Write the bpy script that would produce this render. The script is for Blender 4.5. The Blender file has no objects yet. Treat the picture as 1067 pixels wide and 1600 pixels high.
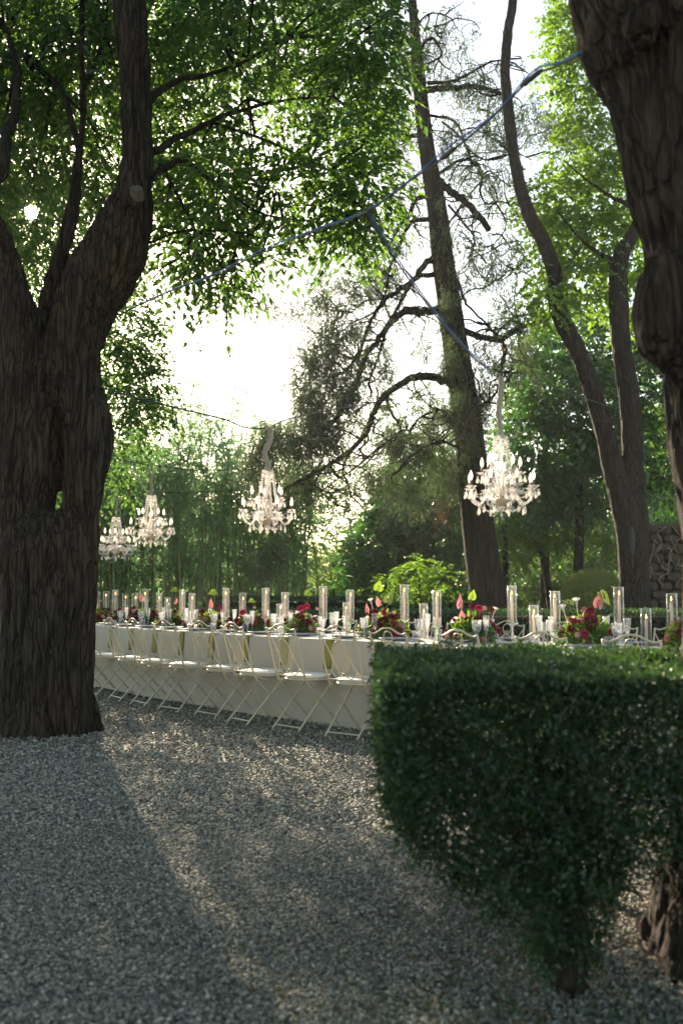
import bpy, math, random
import numpy as np
from mathutils import Vector, Matrix, noise

rng = np.random.default_rng(7)
random.seed(7)
R = math.radians
S = bpy.context.scene
C = S.collection

# ------------------------------------------------------------------ camera, sky, sun, exposure
CAM_H, PITCH, FPX = 1.20, math.atan(127 / 1555.6), 1555.6
cam = bpy.data.cameras.new('camera'); camo = bpy.data.objects.new('camera', cam); C.objects.link(camo)
camo.location = (0, 0, CAM_H); camo.rotation_euler = (R(90) + PITCH, 0, 0)
cam.lens = 35; cam.sensor_width = 36; cam.sensor_fit = 'AUTO'; cam.clip_end = 2000
cam.dof.use_dof = True; cam.dof.focus_distance = 9.2; cam.dof.aperture_fstop = 2.6
S.camera = camo

SUN_EL, SUN_AZ = R(20.5), R(-17.8)          # azimuth measured from +Y (view axis) to the right
w = bpy.data.worlds.new('World'); S.world = w; w.use_nodes = True
wn = w.node_tree.nodes; wl = w.node_tree.links
sky = wn.new('ShaderNodeTexSky'); sky.sky_type = 'NISHITA'; sky.sun_disc = False
sky.sun_elevation = SUN_EL; sky.sun_rotation = SUN_AZ
sky.air_density = 1.0; sky.dust_density = 0.7; sky.ozone_density = 1.0
bg = wn['Background']; bg.inputs['Strength'].default_value = 0.09
# the low sun itself, seen through a gap in the leaves
geo = wn.new('ShaderNodeTexCoord'); dot = wn.new('ShaderNodeVectorMath'); dot.operation = 'DOT_PRODUCT'
dot.inputs[1].default_value = (math.sin(SUN_AZ) * math.cos(SUN_EL), math.cos(SUN_AZ) * math.cos(SUN_EL), math.sin(SUN_EL))
wl.new(geo.outputs['Generated'], dot.inputs[0])
gt = wn.new('ShaderNodeMath'); gt.operation = 'GREATER_THAN'; gt.inputs[1].default_value = math.cos(R(.40)); wl.new(dot.outputs['Value'], gt.inputs[0])
mul = wn.new('ShaderNodeMath'); mul.operation = 'MULTIPLY'; mul.inputs[1].default_value = 900.0; wl.new(gt.outputs[0], mul.inputs[0])
addc = wn.new('ShaderNodeVectorMath'); addc.operation = 'ADD'; wl.new(sky.outputs[0], addc.inputs[0]); wl.new(mul.outputs[0], addc.inputs[1])
wl.new(addc.outputs[0], bg.inputs[0])
sun = bpy.data.lights.new('sun', 'SUN'); suno = bpy.data.objects.new('sun', sun); C.objects.link(suno)
sun.energy = 5.0; sun.angle = R(0.53); sun.color = (1.0, 0.90, 0.76)
sd = Vector((math.sin(SUN_AZ) * math.cos(SUN_EL), math.cos(SUN_AZ) * math.cos(SUN_EL), math.sin(SUN_EL)))
suno.rotation_euler = sd.to_track_quat('Z', 'Y').to_euler()
suno.location = sd * 60
S.view_settings.view_transform = 'Standard'; S.view_settings.look = 'None'
S.view_settings.exposure = 1.95; S.view_settings.gamma = 1.0
S.view_settings.use_white_balance = True; S.view_settings.white_balance_temperature = 7700; S.view_settings.white_balance_tint = 8
S.cycles.max_bounces = 5; S.cycles.diffuse_bounces = 2; S.cycles.glossy_bounces = 2
S.cycles.transmission_bounces = 4; S.cycles.transparent_max_bounces = 10; S.cycles.adaptive_threshold = .02; S.cycles.volume_bounces = 0
S.cycles.caustics_reflective = False; S.cycles.caustics_refractive = False
S.cycles.sample_clamp_indirect = 6.0

# ------------------------------------------------------------------ helpers
CP, SP = math.cos(PITCH), math.sin(PITCH)
def P(px, py, Y):
    dx, dy = (px - 533.5) / FPX, (800 - py) / FPX
    d = (dx, CP - dy * SP, SP + dy * CP); t = Y / d[1]
    return np.array((d[0] * t, Y, CAM_H + d[2] * t))
def proj(p):
    x, y, z = p[0], p[1], p[2] - CAM_H
    dep = y * CP + z * SP; up = -y * SP + z * CP
    return 533.5 + FPX * x / dep, 800 - FPX * up / dep
def ppm(Y): return FPX / Y
def nrm(a):
    a = np.asarray(a, float); return a / np.maximum(np.linalg.norm(a, axis=-1, keepdims=True), 1e-9)
def cat(parts):
    V, F, o = [], [], 0
    for v, f in parts:
        V.append(v); F.append(np.asarray(f) + o); o += len(v)
    return np.concatenate(V), np.concatenate(F)
def smooth_pts(pts, n=6):
    p = np.asarray(pts, float)
    if len(p) < 3: 
        return np.stack([p[0] + (p[-1] - p[0]) * t for t in np.linspace(0, 1, n + 1)])
    q = np.vstack([2 * p[0] - p[1], p, 2 * p[-1] - p[-2]]); out = []
    for i in range(1, len(q) - 2):
        for t in np.linspace(0, 1, n, endpoint=False):
            a, b, c, d = q[i - 1], q[i], q[i + 1], q[i + 2]
            out.append(.5 * ((2 * b) + (c - a) * t + (2 * a - 5 * b + 4 * c - d) * t * t + (3 * b - a - 3 * c + d) * t ** 3))
    out.append(p[-1]); return np.array(out)
def tube(pts, rad, seg=8, caps=True):
    p = np.asarray(pts, float); n = len(p)
    r = np.broadcast_to(np.asarray(rad, float), (n,)) if np.ndim(rad) == 0 else np.asarray(rad, float)
    t = nrm(np.gradient(p, axis=0))
    u = np.cross(t[0], (0, 0, 1.0)); u = np.cross(t[0], (1.0, 0, 0)) if np.linalg.norm(u) < 1e-3 else u
    u = nrm(u); a = np.arange(seg) * 2 * math.pi / seg; ca, sa = np.cos(a)[:, None], np.sin(a)[:, None]
    V = []
    for i in range(n):
        u = nrm(u - t[i] * np.dot(u, t[i])); v = np.cross(t[i], u)
        V.append(p[i] + r[i] * (ca * u + sa * v))
    V = np.concatenate(V); F = []
    k = np.arange(seg); k2 = (k + 1) % seg
    for i in range(n - 1):
        b, c = i * seg, (i + 1) * seg
        F.append(np.stack([b + k, b + k2, c + k2], 1)); F.append(np.stack([b + k, c + k2, c + k], 1))
    if caps:
        V = np.vstack([V, p[:1], p[-1:]]); m = n * seg
        F.append(np.stack([k2, k, np.full(seg, m)], 1))
        F.append(np.stack([(n - 1) * seg + k, (n - 1) * seg + k2, np.full(seg, m + 1)], 1))
    return V, np.concatenate(F)
def lathe(prof, seg=16):
    prof = np.asarray(prof, float); n = len(prof); a = np.arange(seg) * 2 * math.pi / seg
    V = np.concatenate([np.stack([r * np.cos(a), r * np.sin(a), np.full(seg, z)], 1) for r, z in prof])
    k = np.arange(seg); k2 = (k + 1) % seg; F = []
    for i in range(n - 1):
        b, c = i * seg, (i + 1) * seg
        F.append(np.stack([b + k, b + k2, c + k2], 1)); F.append(np.stack([b + k, c + k2, c + k], 1))
    return V, np.concatenate(F)
BOXF = np.array([(0,2,1),(0,3,2),(4,5,6),(4,6,7),(0,1,5),(0,5,4),(1,2,6),(1,6,5),(2,3,7),(2,7,6),(3,0,4),(3,4,7)])
def box(c, s):
    c = np.asarray(c, float); h = np.asarray(s, float) / 2
    V = np.array([(-1,-1,-1),(1,-1,-1),(1,1,-1),(-1,1,-1),(-1,-1,1),(1,-1,1),(1,1,1),(-1,1,1)], float) * h + c
    return V, BOXF
_g = (1 + 5 ** .5) / 2
ICO_V = nrm(np.array([(-1,_g,0),(1,_g,0),(-1,-_g,0),(1,-_g,0),(0,-1,_g),(0,1,_g),(0,-1,-_g),(0,1,-_g),(_g,0,-1),(_g,0,1),(-_g,0,-1),(-_g,0,1)], float))
ICO_F = np.array([(0,11,5),(0,5,1),(0,1,7),(0,7,10),(0,10,11),(1,5,9),(5,11,4),(11,10,2),(10,7,6),(7,1,8),(3,9,4),(3,4,2),(3,2,6),(3,6,8),(3,8,9),(4,9,5),(2,4,11),(6,2,10),(8,6,7),(9,8,1)])
OCT_V = np.array([(1,0,0),(-1,0,0),(0,1,0),(0,-1,0),(0,0,1),(0,0,-1)], float)
OCT_F = np.array([(0,2,4),(2,1,4),(1,3,4),(3,0,4),(2,0,5),(1,2,5),(3,1,5),(0,3,5)])
def ball(c, r, seg=10, rings=6):
    r = np.broadcast_to(np.asarray(r, float), (3,)); a = np.linspace(-math.pi / 2, math.pi / 2, rings + 1)
    v, f = lathe([(max(math.cos(x), .001), math.sin(x)) for x in a], seg)
    return v * r + np.asarray(c, float), f
def blobs(TV, TF, pos, mats):          # template placed n times with 3x3 matrices
    n = len(pos); V = np.einsum('nij,vj->nvi', mats, TV) + pos[:, None, :]
    F = TF[None] + (np.arange(n) * len(TV))[:, None, None]
    return V.reshape(-1, 3), F.reshape(-1, 3)
def rand_rot(n):
    q = nrm(rng.normal(size=(n, 4))); a, b, c, d = q.T
    return np.stack([np.stack([1-2*(c*c+d*d), 2*(b*c-a*d), 2*(b*d+a*c)], -1),
                     np.stack([2*(b*c+a*d), 1-2*(b*b+d*d), 2*(c*d-a*b)], -1),
                     np.stack([2*(b*d-a*c), 2*(c*d+a*b), 1-2*(b*b+c*c)], -1)], 1)
KITE = (np.array([(0,0,0),(-.5,.42,.07),(0,1,-.08),(.5,.42,.07)], float), np.array([(0,3,2),(0,2,1)]))
LANCE = (np.array([(0,0,0),(-.5,.3,.05),(-.34,.68,.02),(0,1,-.12),(.34,.68,.02),(.5,.3,.05)], float), np.array([(0,5,1),(1,5,4),(1,4,2),(2,4,3)]))
def leaves(pos, d, nn, L, W, T=KITE):
    d = nrm(d); s = nrm(np.cross(d, nn)); u = np.cross(s, d)
    L = np.broadcast_to(L, (len(pos),)); W = np.broadcast_to(W, (len(pos),))
    m = np.stack([s * W[:, None], d * L[:, None], u * L[:, None]], 2)
    return blobs(T[0], T[1], pos, m)
def rvec(n): return nrm(rng.normal(size=(n, 3)))

def make_mesh(name, VF, mat, smooth=False):
    V, F = VF; V = np.ascontiguousarray(V, np.float32); F = np.ascontiguousarray(F, np.int32)
    me = bpy.data.meshes.new(name)
    me.vertices.add(len(V)); me.vertices.foreach_set('co', V.ravel())
    me.loops.add(F.size); me.loops.foreach_set('vertex_index', F.ravel())
    me.polygons.add(len(F)); me.polygons.foreach_set('loop_start', np.arange(0, F.size, 3, dtype=np.int32))
    me.polygons.foreach_set('use_smooth', np.full(len(F), smooth))
    me.update(calc_edges=True); me.materials.append(M[mat] if isinstance(mat, str) else mat)
    return me
def obj(name, data, mat=None, parent=None, smooth=False, loc=None, rot=None):
    if isinstance(data, tuple): data = make_mesh(name, data, mat, smooth)
    o = bpy.data.objects.new(name, data); C.objects.link(o)
    if parent: o.parent = parent
    if loc is not None: o.location = loc
    if rot is not None: o.rotation_euler = rot
    return o
def tag(o, label=None, cat_=None, group=None, kind=None):
    if label: o['label'] = label
    if cat_: o['category'] = cat_
    if group: o['group'] = group
    if kind: o['kind'] = kind
    return o
def thing(name, label, cat_, loc=(0, 0, 0), rotz=0.0, group=None):
    o = bpy.data.objects.new(name, None); C.objects.link(o); o.empty_display_size = .1
    o.location = loc; o.rotation_euler = (0, 0, rotz)
    return tag(o, label, cat_, group)
KIDS = {}
def kids(o): return [c for c in o.children]
def dup(o, parent=None):
    c = o.copy(); C.objects.link(c); c.parent = parent
    for k in o.children: dup(k, c)
    return c
ORD = ['first','second','third','fourth','fifth','sixth','seventh','eighth','ninth','tenth','eleventh','twelfth','thirteenth','fourteenth','fifteenth','sixteenth','seventeenth','eighteenth','nineteenth','twentieth','twenty-first','twenty-second','twenty-third','twenty-fourth','twenty-fifth','twenty-sixth','twenty-seventh','twenty-eighth']

# ------------------------------------------------------------------ materials
M = {}
class G:
    def __init__(s, name):
        s.m = bpy.data.materials.new(name); s.m.use_nodes = True; s.t = s.m.node_tree; s.t.nodes.clear()
        s.out = s.n('ShaderNodeOutputMaterial'); M[name] = s.m
    def n(s, t, **kw):
        x = s.t.nodes.new(t)
        for k, v in kw.items():
            if k.startswith('_'): setattr(x, k[1:], v)
            else: s.set(x, k, v)
        return x
    def set(s, x, k, v):
        i = x.inputs[int(k[1:])] if (k[0] == 'i' and k[1:].isdigit()) else x.inputs[k.replace('__', ' ')]
        if hasattr(v, 'is_output') and v.is_output: s.t.links.new(v, i)
        elif isinstance(v, (tuple, list)) and len(v) == 3 and i.type == 'RGBA': i.default_value = (*v, 1)
        else: i.default_value = v
    def ramp(s, fac, stops):
        r = s.n('ShaderNodeValToRGB', Fac=fac); e = r.color_ramp.elements
        while len(e) < len(stops): e.new(.5)
        for q, (p, c) in zip(e, stops): q.position = p; q.color = (*c, 1) if len(c) == 3 else c
        return r.outputs[0]
    def mixc(s, f, a, b, mode='MIX'):
        x = s.n('ShaderNodeMix', _data_type='RGBA', _blend_type=mode); s.set(x, 'i0', f); s.set(x, 'i6', a); s.set(x, 'i7', b)
        return x.outputs[2]
    def noise(s, scale, detail=4, vec=None, rough=.55):
        x = s.n('ShaderNodeTexNoise', Scale=scale, Detail=detail, Roughness=rough)
        if vec is not None: s.set(x, 'Vector', vec)
        return x.outputs[0]
    def coord(s, scale=(1, 1, 1), kind='Object'):
        c = s.n('ShaderNodeTexCoord').outputs[kind]
        return s.n('ShaderNodeMapping', Vector=c, Scale=scale).outputs[0]
    def bump(s, h, strength=.5, dist=.02):
        return s.n('ShaderNodeBump', Height=h, Strength=strength, Distance=dist).outputs[0]
    def end(s, sh, vol=None): s.t.links.new(sh, s.out.inputs[0])
def principled(name, col, rough=.6, var=.12, nscale=20, metal=0, bump=0, spec=.5, coat=0, trans=0):
    g = G(name); n = g.noise(nscale, 4, g.coord())
    c = g.ramp(n, [(.25, tuple(x * (1 - var) for x in col)), (.75, tuple(min(1, x * (1 + var)) for x in col))])
    b = g.n('ShaderNodeBsdfPrincipled', Roughness=rough, Metallic=metal); g.set(b, 'Base Color', c); g.set(b, 'Specular IOR Level', spec)
    if bump: g.set(b, 'Normal', g.bump(g.noise(nscale * 3, 5, g.coord()), bump, .01))
    if trans:
        t = g.n('ShaderNodeBsdfTranslucent', Color=c); b = g.n('ShaderNodeMixShader', i0=trans, i1=b.outputs[0], i2=t.outputs[0])
    g.end(b.outputs[0]); return g.m
def leafmat(name, c1, c2, tc, trans=.4, gloss=.12, rough=.4, c3=None):
    g = G(name); rnd = g.n('ShaderNodeNewGeometry').outputs['Random Per Island']
    st = [(0, c1), (.8, c2)] + ([(.97, c3)] if c3 else [])
    c = g.ramp(rnd, st); n = g.noise(1.3, 2, g.coord()); c = g.mixc(.35, c, g.ramp(n, [(.3, tuple(x * .6 for x in c1)), (.7, tuple(x * 1.3 for x in c2))]))
    d = g.n('ShaderNodeBsdfDiffuse', Color=c); tcol = g.mixc(.5, c, tc)
    t = g.n('ShaderNodeBsdfTranslucent', Color=tcol)
    m = g.n('ShaderNodeMixShader', i0=trans, i1=d.outputs[0], i2=t.outputs[0])
    gl = g.n('ShaderNodeBsdfGlossy', Roughness=rough, Color=(.8, .85, .9))
    f = g.n('ShaderNodeMixShader', i0=gloss, i1=m.outputs[0], i2=gl.outputs[0]); g.end(f.outputs[0])
def barkmat(name, c1, c2, scale=9, stretch=.16, strength=.9):
    g = G(name); v = g.coord((1, 1, stretch)); n1 = g.noise(scale, 6, v, .65); n2 = g.noise(scale * 4, 5, v, .7); big = g.noise(1.4, 3, g.coord())
    c = g.ramp(n1, [(.3, c1), (.62, c2)]); c = g.mixc(.5, c, g.ramp(n2, [(.3, c1), (.75, tuple(x * 1.25 for x in c2))]))
    c = g.mixc(g.ramp(big, [(.45, (0, 0, 0)), (.7, (.45, .45, .45))]), c, (c2[0] * 1.25, c2[1] * .98, c2[2] * .75))
    wv = g.n('ShaderNodeVectorMath', _operation='MULTIPLY_ADD', i0=g.n('ShaderNodeTexNoise', Scale=6.0, Detail=6.0, Vector=v).outputs['Color'], i1=(.25, .25, .20), i2=v).outputs[0]
    vo = g.n('ShaderNodeTexVoronoi', _feature='DISTANCE_TO_EDGE', Scale=scale * 1.08, Vector=wv).outputs['Distance']
    crack = g.ramp(vo, [(.0, (0, 0, 0)), (.16, (1, 1, 1))])
    c = g.mixc(g.ramp(vo, [(.015, (.6, .6, .6)), (.17, (0, 0, 0))]), c, tuple(x * .8 for x in c1))
    h0 = g.n('ShaderNodeMath', _operation='ADD', i0=n1, i1=n2).outputs[0]; h = g.n('ShaderNodeMath', _operation='MULTIPLY_ADD', i0=crack, i1=1.1, i2=h0).outputs[0]
    b = g.n('ShaderNodeBsdfPrincipled', Roughness=.95); g.set(b, 'Base Color', c); g.set(b, 'Normal', g.bump(h, strength, .05)); g.set(b, 'Specular IOR Level', .2)
    g.end(b.outputs[0])
def emit(name, col, strength):
    g = G(name); e = g.n('ShaderNodeEmission', Color=col, Strength=strength); g.end(e.outputs[0]); g.m.cycles.emission_sampling = 'NONE'
def glassmat(name, tint=(1, 1, 1), body=.10, bodycol=(.9, .9, .92), ior=1.5):
    g = G(name); tr = g.n('ShaderNodeBsdfTransparent', Color=tint); gl = g.n('ShaderNodeBsdfGlossy', Roughness=.04, Color=(1, 1, 1))
    fc = g.n('ShaderNodeLayerWeight', Blend=.5).outputs['Facing']; fr = g.n('ShaderNodeMath', _operation='POWER', i0=fc, i1=3.0).outputs[0]
    a = g.n('ShaderNodeMixShader', i0=fr, i1=tr.outputs[0], i2=gl.outputs[0])
    d = g.n('ShaderNodeBsdfDiffuse', Color=bodycol); t = g.n('ShaderNodeBsdfTranslucent', Color=bodycol)
    dt = g.n('ShaderNodeMixShader', i0=.6, i1=d.outputs[0], i2=t.outputs[0])
    f = g.n('ShaderNodeMixShader', i0=body, i1=a.outputs[0], i2=dt.outputs[0]); g.end(f.outputs[0])

g = G('ground'); v = g.coord(); n1 = g.noise(55, 3, v); n2 = g.noise(.7, 4, v)
vo = g.n('ShaderNodeTexVoronoi', Scale=48, Vector=v)
c = g.ramp(vo.outputs['Color'], [(.1, (.06, .055, .046)), (.5, (.15, .138, .115)), (.9, (.30, .275, .225))])
c = g.mixc(.5, c, g.ramp(n1, [(.3, (.06, .058, .05)), (.7, (.20, .19, .165))])); c = g.mixc(g.ramp(n2, [(.5, (0, 0, 0)), (.75, (.5, .5, .5))]), c, (.13, .125, .085))
b = g.n('ShaderNodeBsdfPrincipled', Roughness=.9); g.set(b, 'Base Color', c); g.set(b, 'Normal', g.bump(vo.outputs['Distance'], .9, -.02)); g.end(b.outputs[0])
g = G('gravel'); rnd = g.n('ShaderNodeNewGeometry').outputs['Random Per Island']
c = g.ramp(rnd, [(0, (.12, .112, .095)), (.3, (.225, .21, .178)), (.62, (.325, .30, .25)), (.85, (.42, .375, .29)), (.97, (.58, .53, .44))])
patch = g.noise(.55, 3, g.coord()); c = g.mixc(g.ramp(patch, [(.52, (0, 0, 0)), (.72, (.4, .4, .4))]), c, (.20, .195, .12))
c = g.mixc(.35, c, g.noise(90, 3, g.coord()), 'MULTIPLY')
b = g.n('ShaderNodeBsdfPrincipled', Roughness=.8); g.set(b, 'Base Color', c); g.end(b.outputs[0])
barkmat('bark_old', (.012, .009, .008), (.125, .098, .080), 20, .11, 1.0)
barkmat('bark_conifer', (.013, .010, .008), (.056, .043, .032), 10, .10)
barkmat('bark_smooth', (.022, .018, .015), (.062, .050, .040), 12, .2, .7)
barkmat('twig', (.05, .038, .025), (.13, .10, .07), 20, .4, .3)
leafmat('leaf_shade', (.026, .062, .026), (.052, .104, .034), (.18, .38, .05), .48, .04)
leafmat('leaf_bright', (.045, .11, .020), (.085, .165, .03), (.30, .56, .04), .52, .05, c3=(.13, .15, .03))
leafmat('leaf_laurel', (.016, .056, .020), (.034, .092, .026), (.10, .36, .02), .36, .07, .4)
leafmat('leaf_bamboo', (.060, .13, .062), (.10, .185, .085), (.34, .64, .26), .62, .04)
leafmat('leaf_conifer', (.036, .062, .036), (.075, .102, .058), (.20, .30, .12), .48, .03, .6, c3=(.14, .10, .05))
leafmat('leaf_hedge', (.012, .036, .018), (.036, .080, .028), (.10, .22, .03), .3, .05, .42, c3=(.09, .10, .03))
leafmat('leaf_far', (.034, .078, .032), (.068, .122, .045), (.20, .40, .07), .42, .10)
leafmat('leaf_yellow', (.065, .12, .024), (.125, .175, .04), (.42, .58, .07), .5, .04)
leafmat('leaf_clipped', (.11, .15, .035), (.19, .22, .06), (.5, .6, .12), .45, .04)
leafmat('leaf_dry', (.10, .065, .03), (.20, .13, .06), (.3, .2, .08), .2, .05)
leafmat('grass', (.03, .06, .015), (.06, .10, .02), (.1, .2, .02), .3, .05)
principled('cloth', (.50, .455, .39), .9, .05, 6, bump=.15, trans=.12)
principled('placemat', (.80, .79, .80), .8, .04, 40)
principled('plate', (.40, .37, .42), .3, .15, 30)
principled('napkin', (.24, .215, .052), .85, .12, 30, bump=.1)
principled('cream_metal', (.58, .50, .36), .38, .12, 25)
principled('cushion', (.74, .72, .69), .85, .06, 30)
principled('wax', (.86, .70, .62), .5, .03, 10, trans=.35)
principled('sleeve', (.40, .37, .35), .9, .12, 25, bump=.4, trans=.25)
principled('brass', (.55, .42, .30), .4, .1, 20, metal=.3)
principled('candle_tube', (.20, .17, .16), .5, .1, 20, trans=.2)
principled('rope_blue', (.012, .16, .62), .6, .2, 40, trans=.2)
principled('cable_black', (.015, .016, .02), .5, .2, 40)
principled('stone', (.075, .055, .036), .95, .4, 5, bump=.8)
principled('mortar', (.035, .028, .02), .95, .3, 12, bump=.6)
principled('iron', (.04, .04, .04), .6, .2, 20)
principled('pale_stem', (.24, .20, .15), .8, .2, 20)
principled('culm', (.15, .20, .08), .45, .35, 6)
principled('culm_dry', (.22, .20, .10), .5, .3, 6)
principled('dark_plastic', (.012, .013, .015), .5, .2, 20)
principled('cut_wood', (.16, .13, .105), .9, .2, 30)
principled('cut_face', (.085, .07, .06), .9, .3, 30)
principled('dahlia', (.16, .008, .018), .6, .3, 30, trans=.25)
principled('magenta', (.42, .02, .07), .55, .25, 30, trans=.3)
principled('rose', (.62, .20, .20), .6, .2, 30, trans=.3)
principled('peach', (.72, .44, .34), .6, .15, 30, trans=.3)
principled('pink_spathe', (.72, .25, .27), .28, .2, 18, trans=.35)
principled('green_spathe', (.20, .31, .03), .3, .2, 18, trans=.4)
principled('white_petal', (.75, .72, .66), .6, .08, 18, trans=.3)
principled('spadix', (.35, .05, .09), .5, .2, 18)
principled('flower_stem', (.12, .22, .035), .5, .2, 18)
glassmat('clear_glass', (.97, .98, .97), .035)
glassmat('cut_glass', (.95, .96, .97), .13, (.92, .92, .95))
glassmat('green_glass', (.80, .92, .78), .22, (.75, .88, .74))
glassmat('crystal', (.97, .96, .96), .26, (.74, .71, .70))
emit('flame', (1.0, .50, .14), 2.6)
g = G('bulb'); e = g.n('ShaderNodeEmission', Color=(1, .72, .45), Strength=.16); g.m.cycles.emission_sampling = 'NONE'; t = g.n('ShaderNodeBsdfTranslucent', Color=(.95, .9, .85))
a = g.n('ShaderNodeAddShader', i0=e.outputs[0], i1=t.outputs[0]); g.end(a.outputs[0])

# ------------------------------------------------------------------ ground and gravel
def fbm(x, y, z, o=3): return noise.fractal(Vector((x, y, z)), 1.0, 2.0, o)
nx = 90; xs = np.concatenate([-np.geomspace(120, .2, 45), np.geomspace(.2, 120, 45)]); ys = np.concatenate([-np.geomspace(30, .3, 20), np.geomspace(.3, 120, 90)])
gx, gy = np.meshgrid(xs, ys); gz = np.array([[.02 * noise.noise(Vector((a * .6, b * .6, 0))) if abs(a) < 12 and abs(b) < 18 else 0 for a, b in zip(ra, rb)] for ra, rb in zip(gx, gy)]) - .012
V = np.stack([gx, gy, gz], -1).reshape(-1, 3); nxx, nyy = len(xs), len(ys)
i = (np.arange(nyy - 1)[:, None] * nxx + np.arange(nxx - 1)[None]).ravel()
tag(obj('ground', (V, np.concatenate([np.stack([i, i + 1, i + nxx + 1], 1), np.stack([i, i + nxx + 1, i + nxx], 1)])), 'ground', smooth=True), 'grey gravel ground of the garden under the trees', None, kind='structure')
def ground_z(x, y): return .02 * noise.noise(Vector((x * .6, y * .6, 0)))
def stones(y0, y1, dens, s0, s1, T, m0=-9.0, m1=.55):
    a = []
    W = .37 * y1 + m1 + .1; n = int(dens * 2 * W * (y1 - y0))
    x = rng.uniform(-W, W, n); y = rng.uniform(y0, y1, n); k = (np.abs(x) < .37 * y + m1) & (np.abs(x) >= .37 * y + m0)
    x, y = x[k], y[k]; n = len(x); s = np.exp(rng.uniform(math.log(s0), math.log(s1), n)) / 2
    z = np.array([ground_z(p, q) for p, q in zip(x, y)]) + s * rng.uniform(-.15, .55, n)
    sc = np.stack([s, s * rng.uniform(.6, .95, n), s * rng.uniform(.42, .75, n)], 1)
    tilt = rng.normal(0, .35, (n, 2)); ang = rng.uniform(0, 6.283, n)
    up = nrm(np.stack([tilt[:, 0], tilt[:, 1], np.ones(n)], 1)); u = np.stack([np.cos(ang), np.sin(ang), np.zeros(n)], 1)
    u = nrm(u - up * (u * up).sum(1, keepdims=True)); v = np.cross(up, u)
    m = np.stack([u * sc[:, :1], v * sc[:, 1:2], up * sc[:, 2:]], 2)
    V, F = blobs(T[0], T[1], np.stack([x, y, z], 1), m)
    V = V.reshape(n, -1, 3); c = V.mean(1, keepdims=True); V = c + (V - c) * rng.uniform(.72, 1.22, V.shape[:2])[..., None]
    return V.reshape(-1, 3), F
ICO = (ICO_V, ICO_F); OCT = (OCT_V * 1.1, OCT_F)
gr = cat([stones(2.2, 8.0, 1500, .014, .032, OCT, .55, 2.1), stones(2.35, 3.0, 7000, .007, .021, ICO), stones(3.0, 5.2, 5600, .008, .022, OCT), stones(5.2, 7.2, 2600, .014, .030, OCT), stones(7.2, 10.5, 1000, .018, .036, OCT), stones(10.5, 15, 200, .022, .042, OCT)])
tag(obj('gravel', gr, 'gravel', smooth=False), 'loose grey gravel stones covering the ground', 'gravel', kind='stuff')

# ------------------------------------------------------------------ table
CA, CB, CC = 9.09, -1.04, .066
_X = np.linspace(-6, 6, 4001); _Y = CA + CB * _X + CC * _X ** 2
_s = np.concatenate([[0], np.cumsum(np.hypot(np.diff(_X), np.diff(_Y)))]); _s -= np.interp(-.113, _X, _s)
TT, TW, STEP = .775, 1.12, .635
def edge(s, off=0.0):            # point on the near table edge plus offset across; tangent, normal
    x = float(np.interp(s, _s, _X)); y = CA + CB * x + CC * x * x
    t = nrm((1, CB + 2 * CC * x, 0)); n = np.array((-t[1], t[0], 0))
    return np.array((x, y, 0)) + n * off, t, n
def s_at(px, off=.55, z=.9):     # table position seen at picture column px
    lo, hi = -7.0, 5.0
    for _ in range(50):
        m = (lo + hi) / 2; p, _, _ = edge(m, off); p[2] = z
        if proj(p)[0] < px: lo = m
        else: hi = m
    return (lo + hi) / 2
S0, S1 = -6.1, 4.4
def cloth():
    ss = np.arange(S0, S1, .045); prof = [(-.035, .004), (-.03, .12), (-.022, .26), (-.015, .4), (-.008, .55), (-.003, .68), (0, .755), (.006, .772), (.02, .777)]
    prof += [(x, .777) for x in np.linspace(.1, TW - .1, 8)] + [(TW - o, z) for o, z in prof[::-1]]
    V = []
    for q, s in enumerate(ss):
        p, t, n = edge(s)
        for o, z in prof:
            a = max(0, .7 - z) / .7
            wv = a * (.035 * noise.noise(Vector((s * 3.2, o * 2, 0))) + .018 * noise.noise(Vector((s * 9, o * 3, 4))))
            sg = -1 if o < .5 else 1
            V.append(p + n * (o + sg * abs(wv) * 1.2) + np.array((0, 0, z)))
    m = len(prof); i = (np.arange(len(ss) - 1)[:, None] * m + np.arange(m - 1)[None]).ravel()
    V = np.array(V); F = np.concatenate([np.stack([i, i + m, i + m + 1], 1), np.stack([i, i + m + 1, i + 1], 1)])
    ends = []
    for e in (0, (len(ss) - 1) * m):
        ends += [(e, e + k, e + k + 1) for k in range(1, m - 1)]
    return V, np.concatenate([F, np.array(ends)])
tag(obj('tablecloth', cloth(), 'cloth', smooth=True), 'long off-white cloth draped to the gravel over the banquet table', 'tablecloth')
tb = thing('banquet_table', 'long curving banquet table hidden under the off-white cloth', 'table', edge(0, .5)[0])
o0 = np.array(tb.location)
tops = []
for a in np.arange(S0 + .1, S1 - .1, .5):
    p, t, n = edge(a, TW / 2); q, _, _ = edge(a + .5, TW / 2)
    v, f = box((0, 0, .745), (np.linalg.norm(q - p), TW - .1, .03)); ang = math.atan2(q[1] - p[1], q[0] - p[0]); cs, sn = math.cos(ang), math.sin(ang)
    v = v @ np.array([[cs, sn, 0], [-sn, cs, 0], [0, 0, 1]]) + (p + q) / 2 - o0; tops.append((v, f))
obj('tabletop', cat(tops), 'cut_wood', tb)
for a in np.arange(S0 + .5, S1, 1.9):
    for off in (.2, TW - .2):
        obj('leg', tube(np.array([edge(a, off)[0] + (0, 0, z) for z in (0.0, .74)]) - o0, .03, 6), 'cut_wood', tb)

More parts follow.
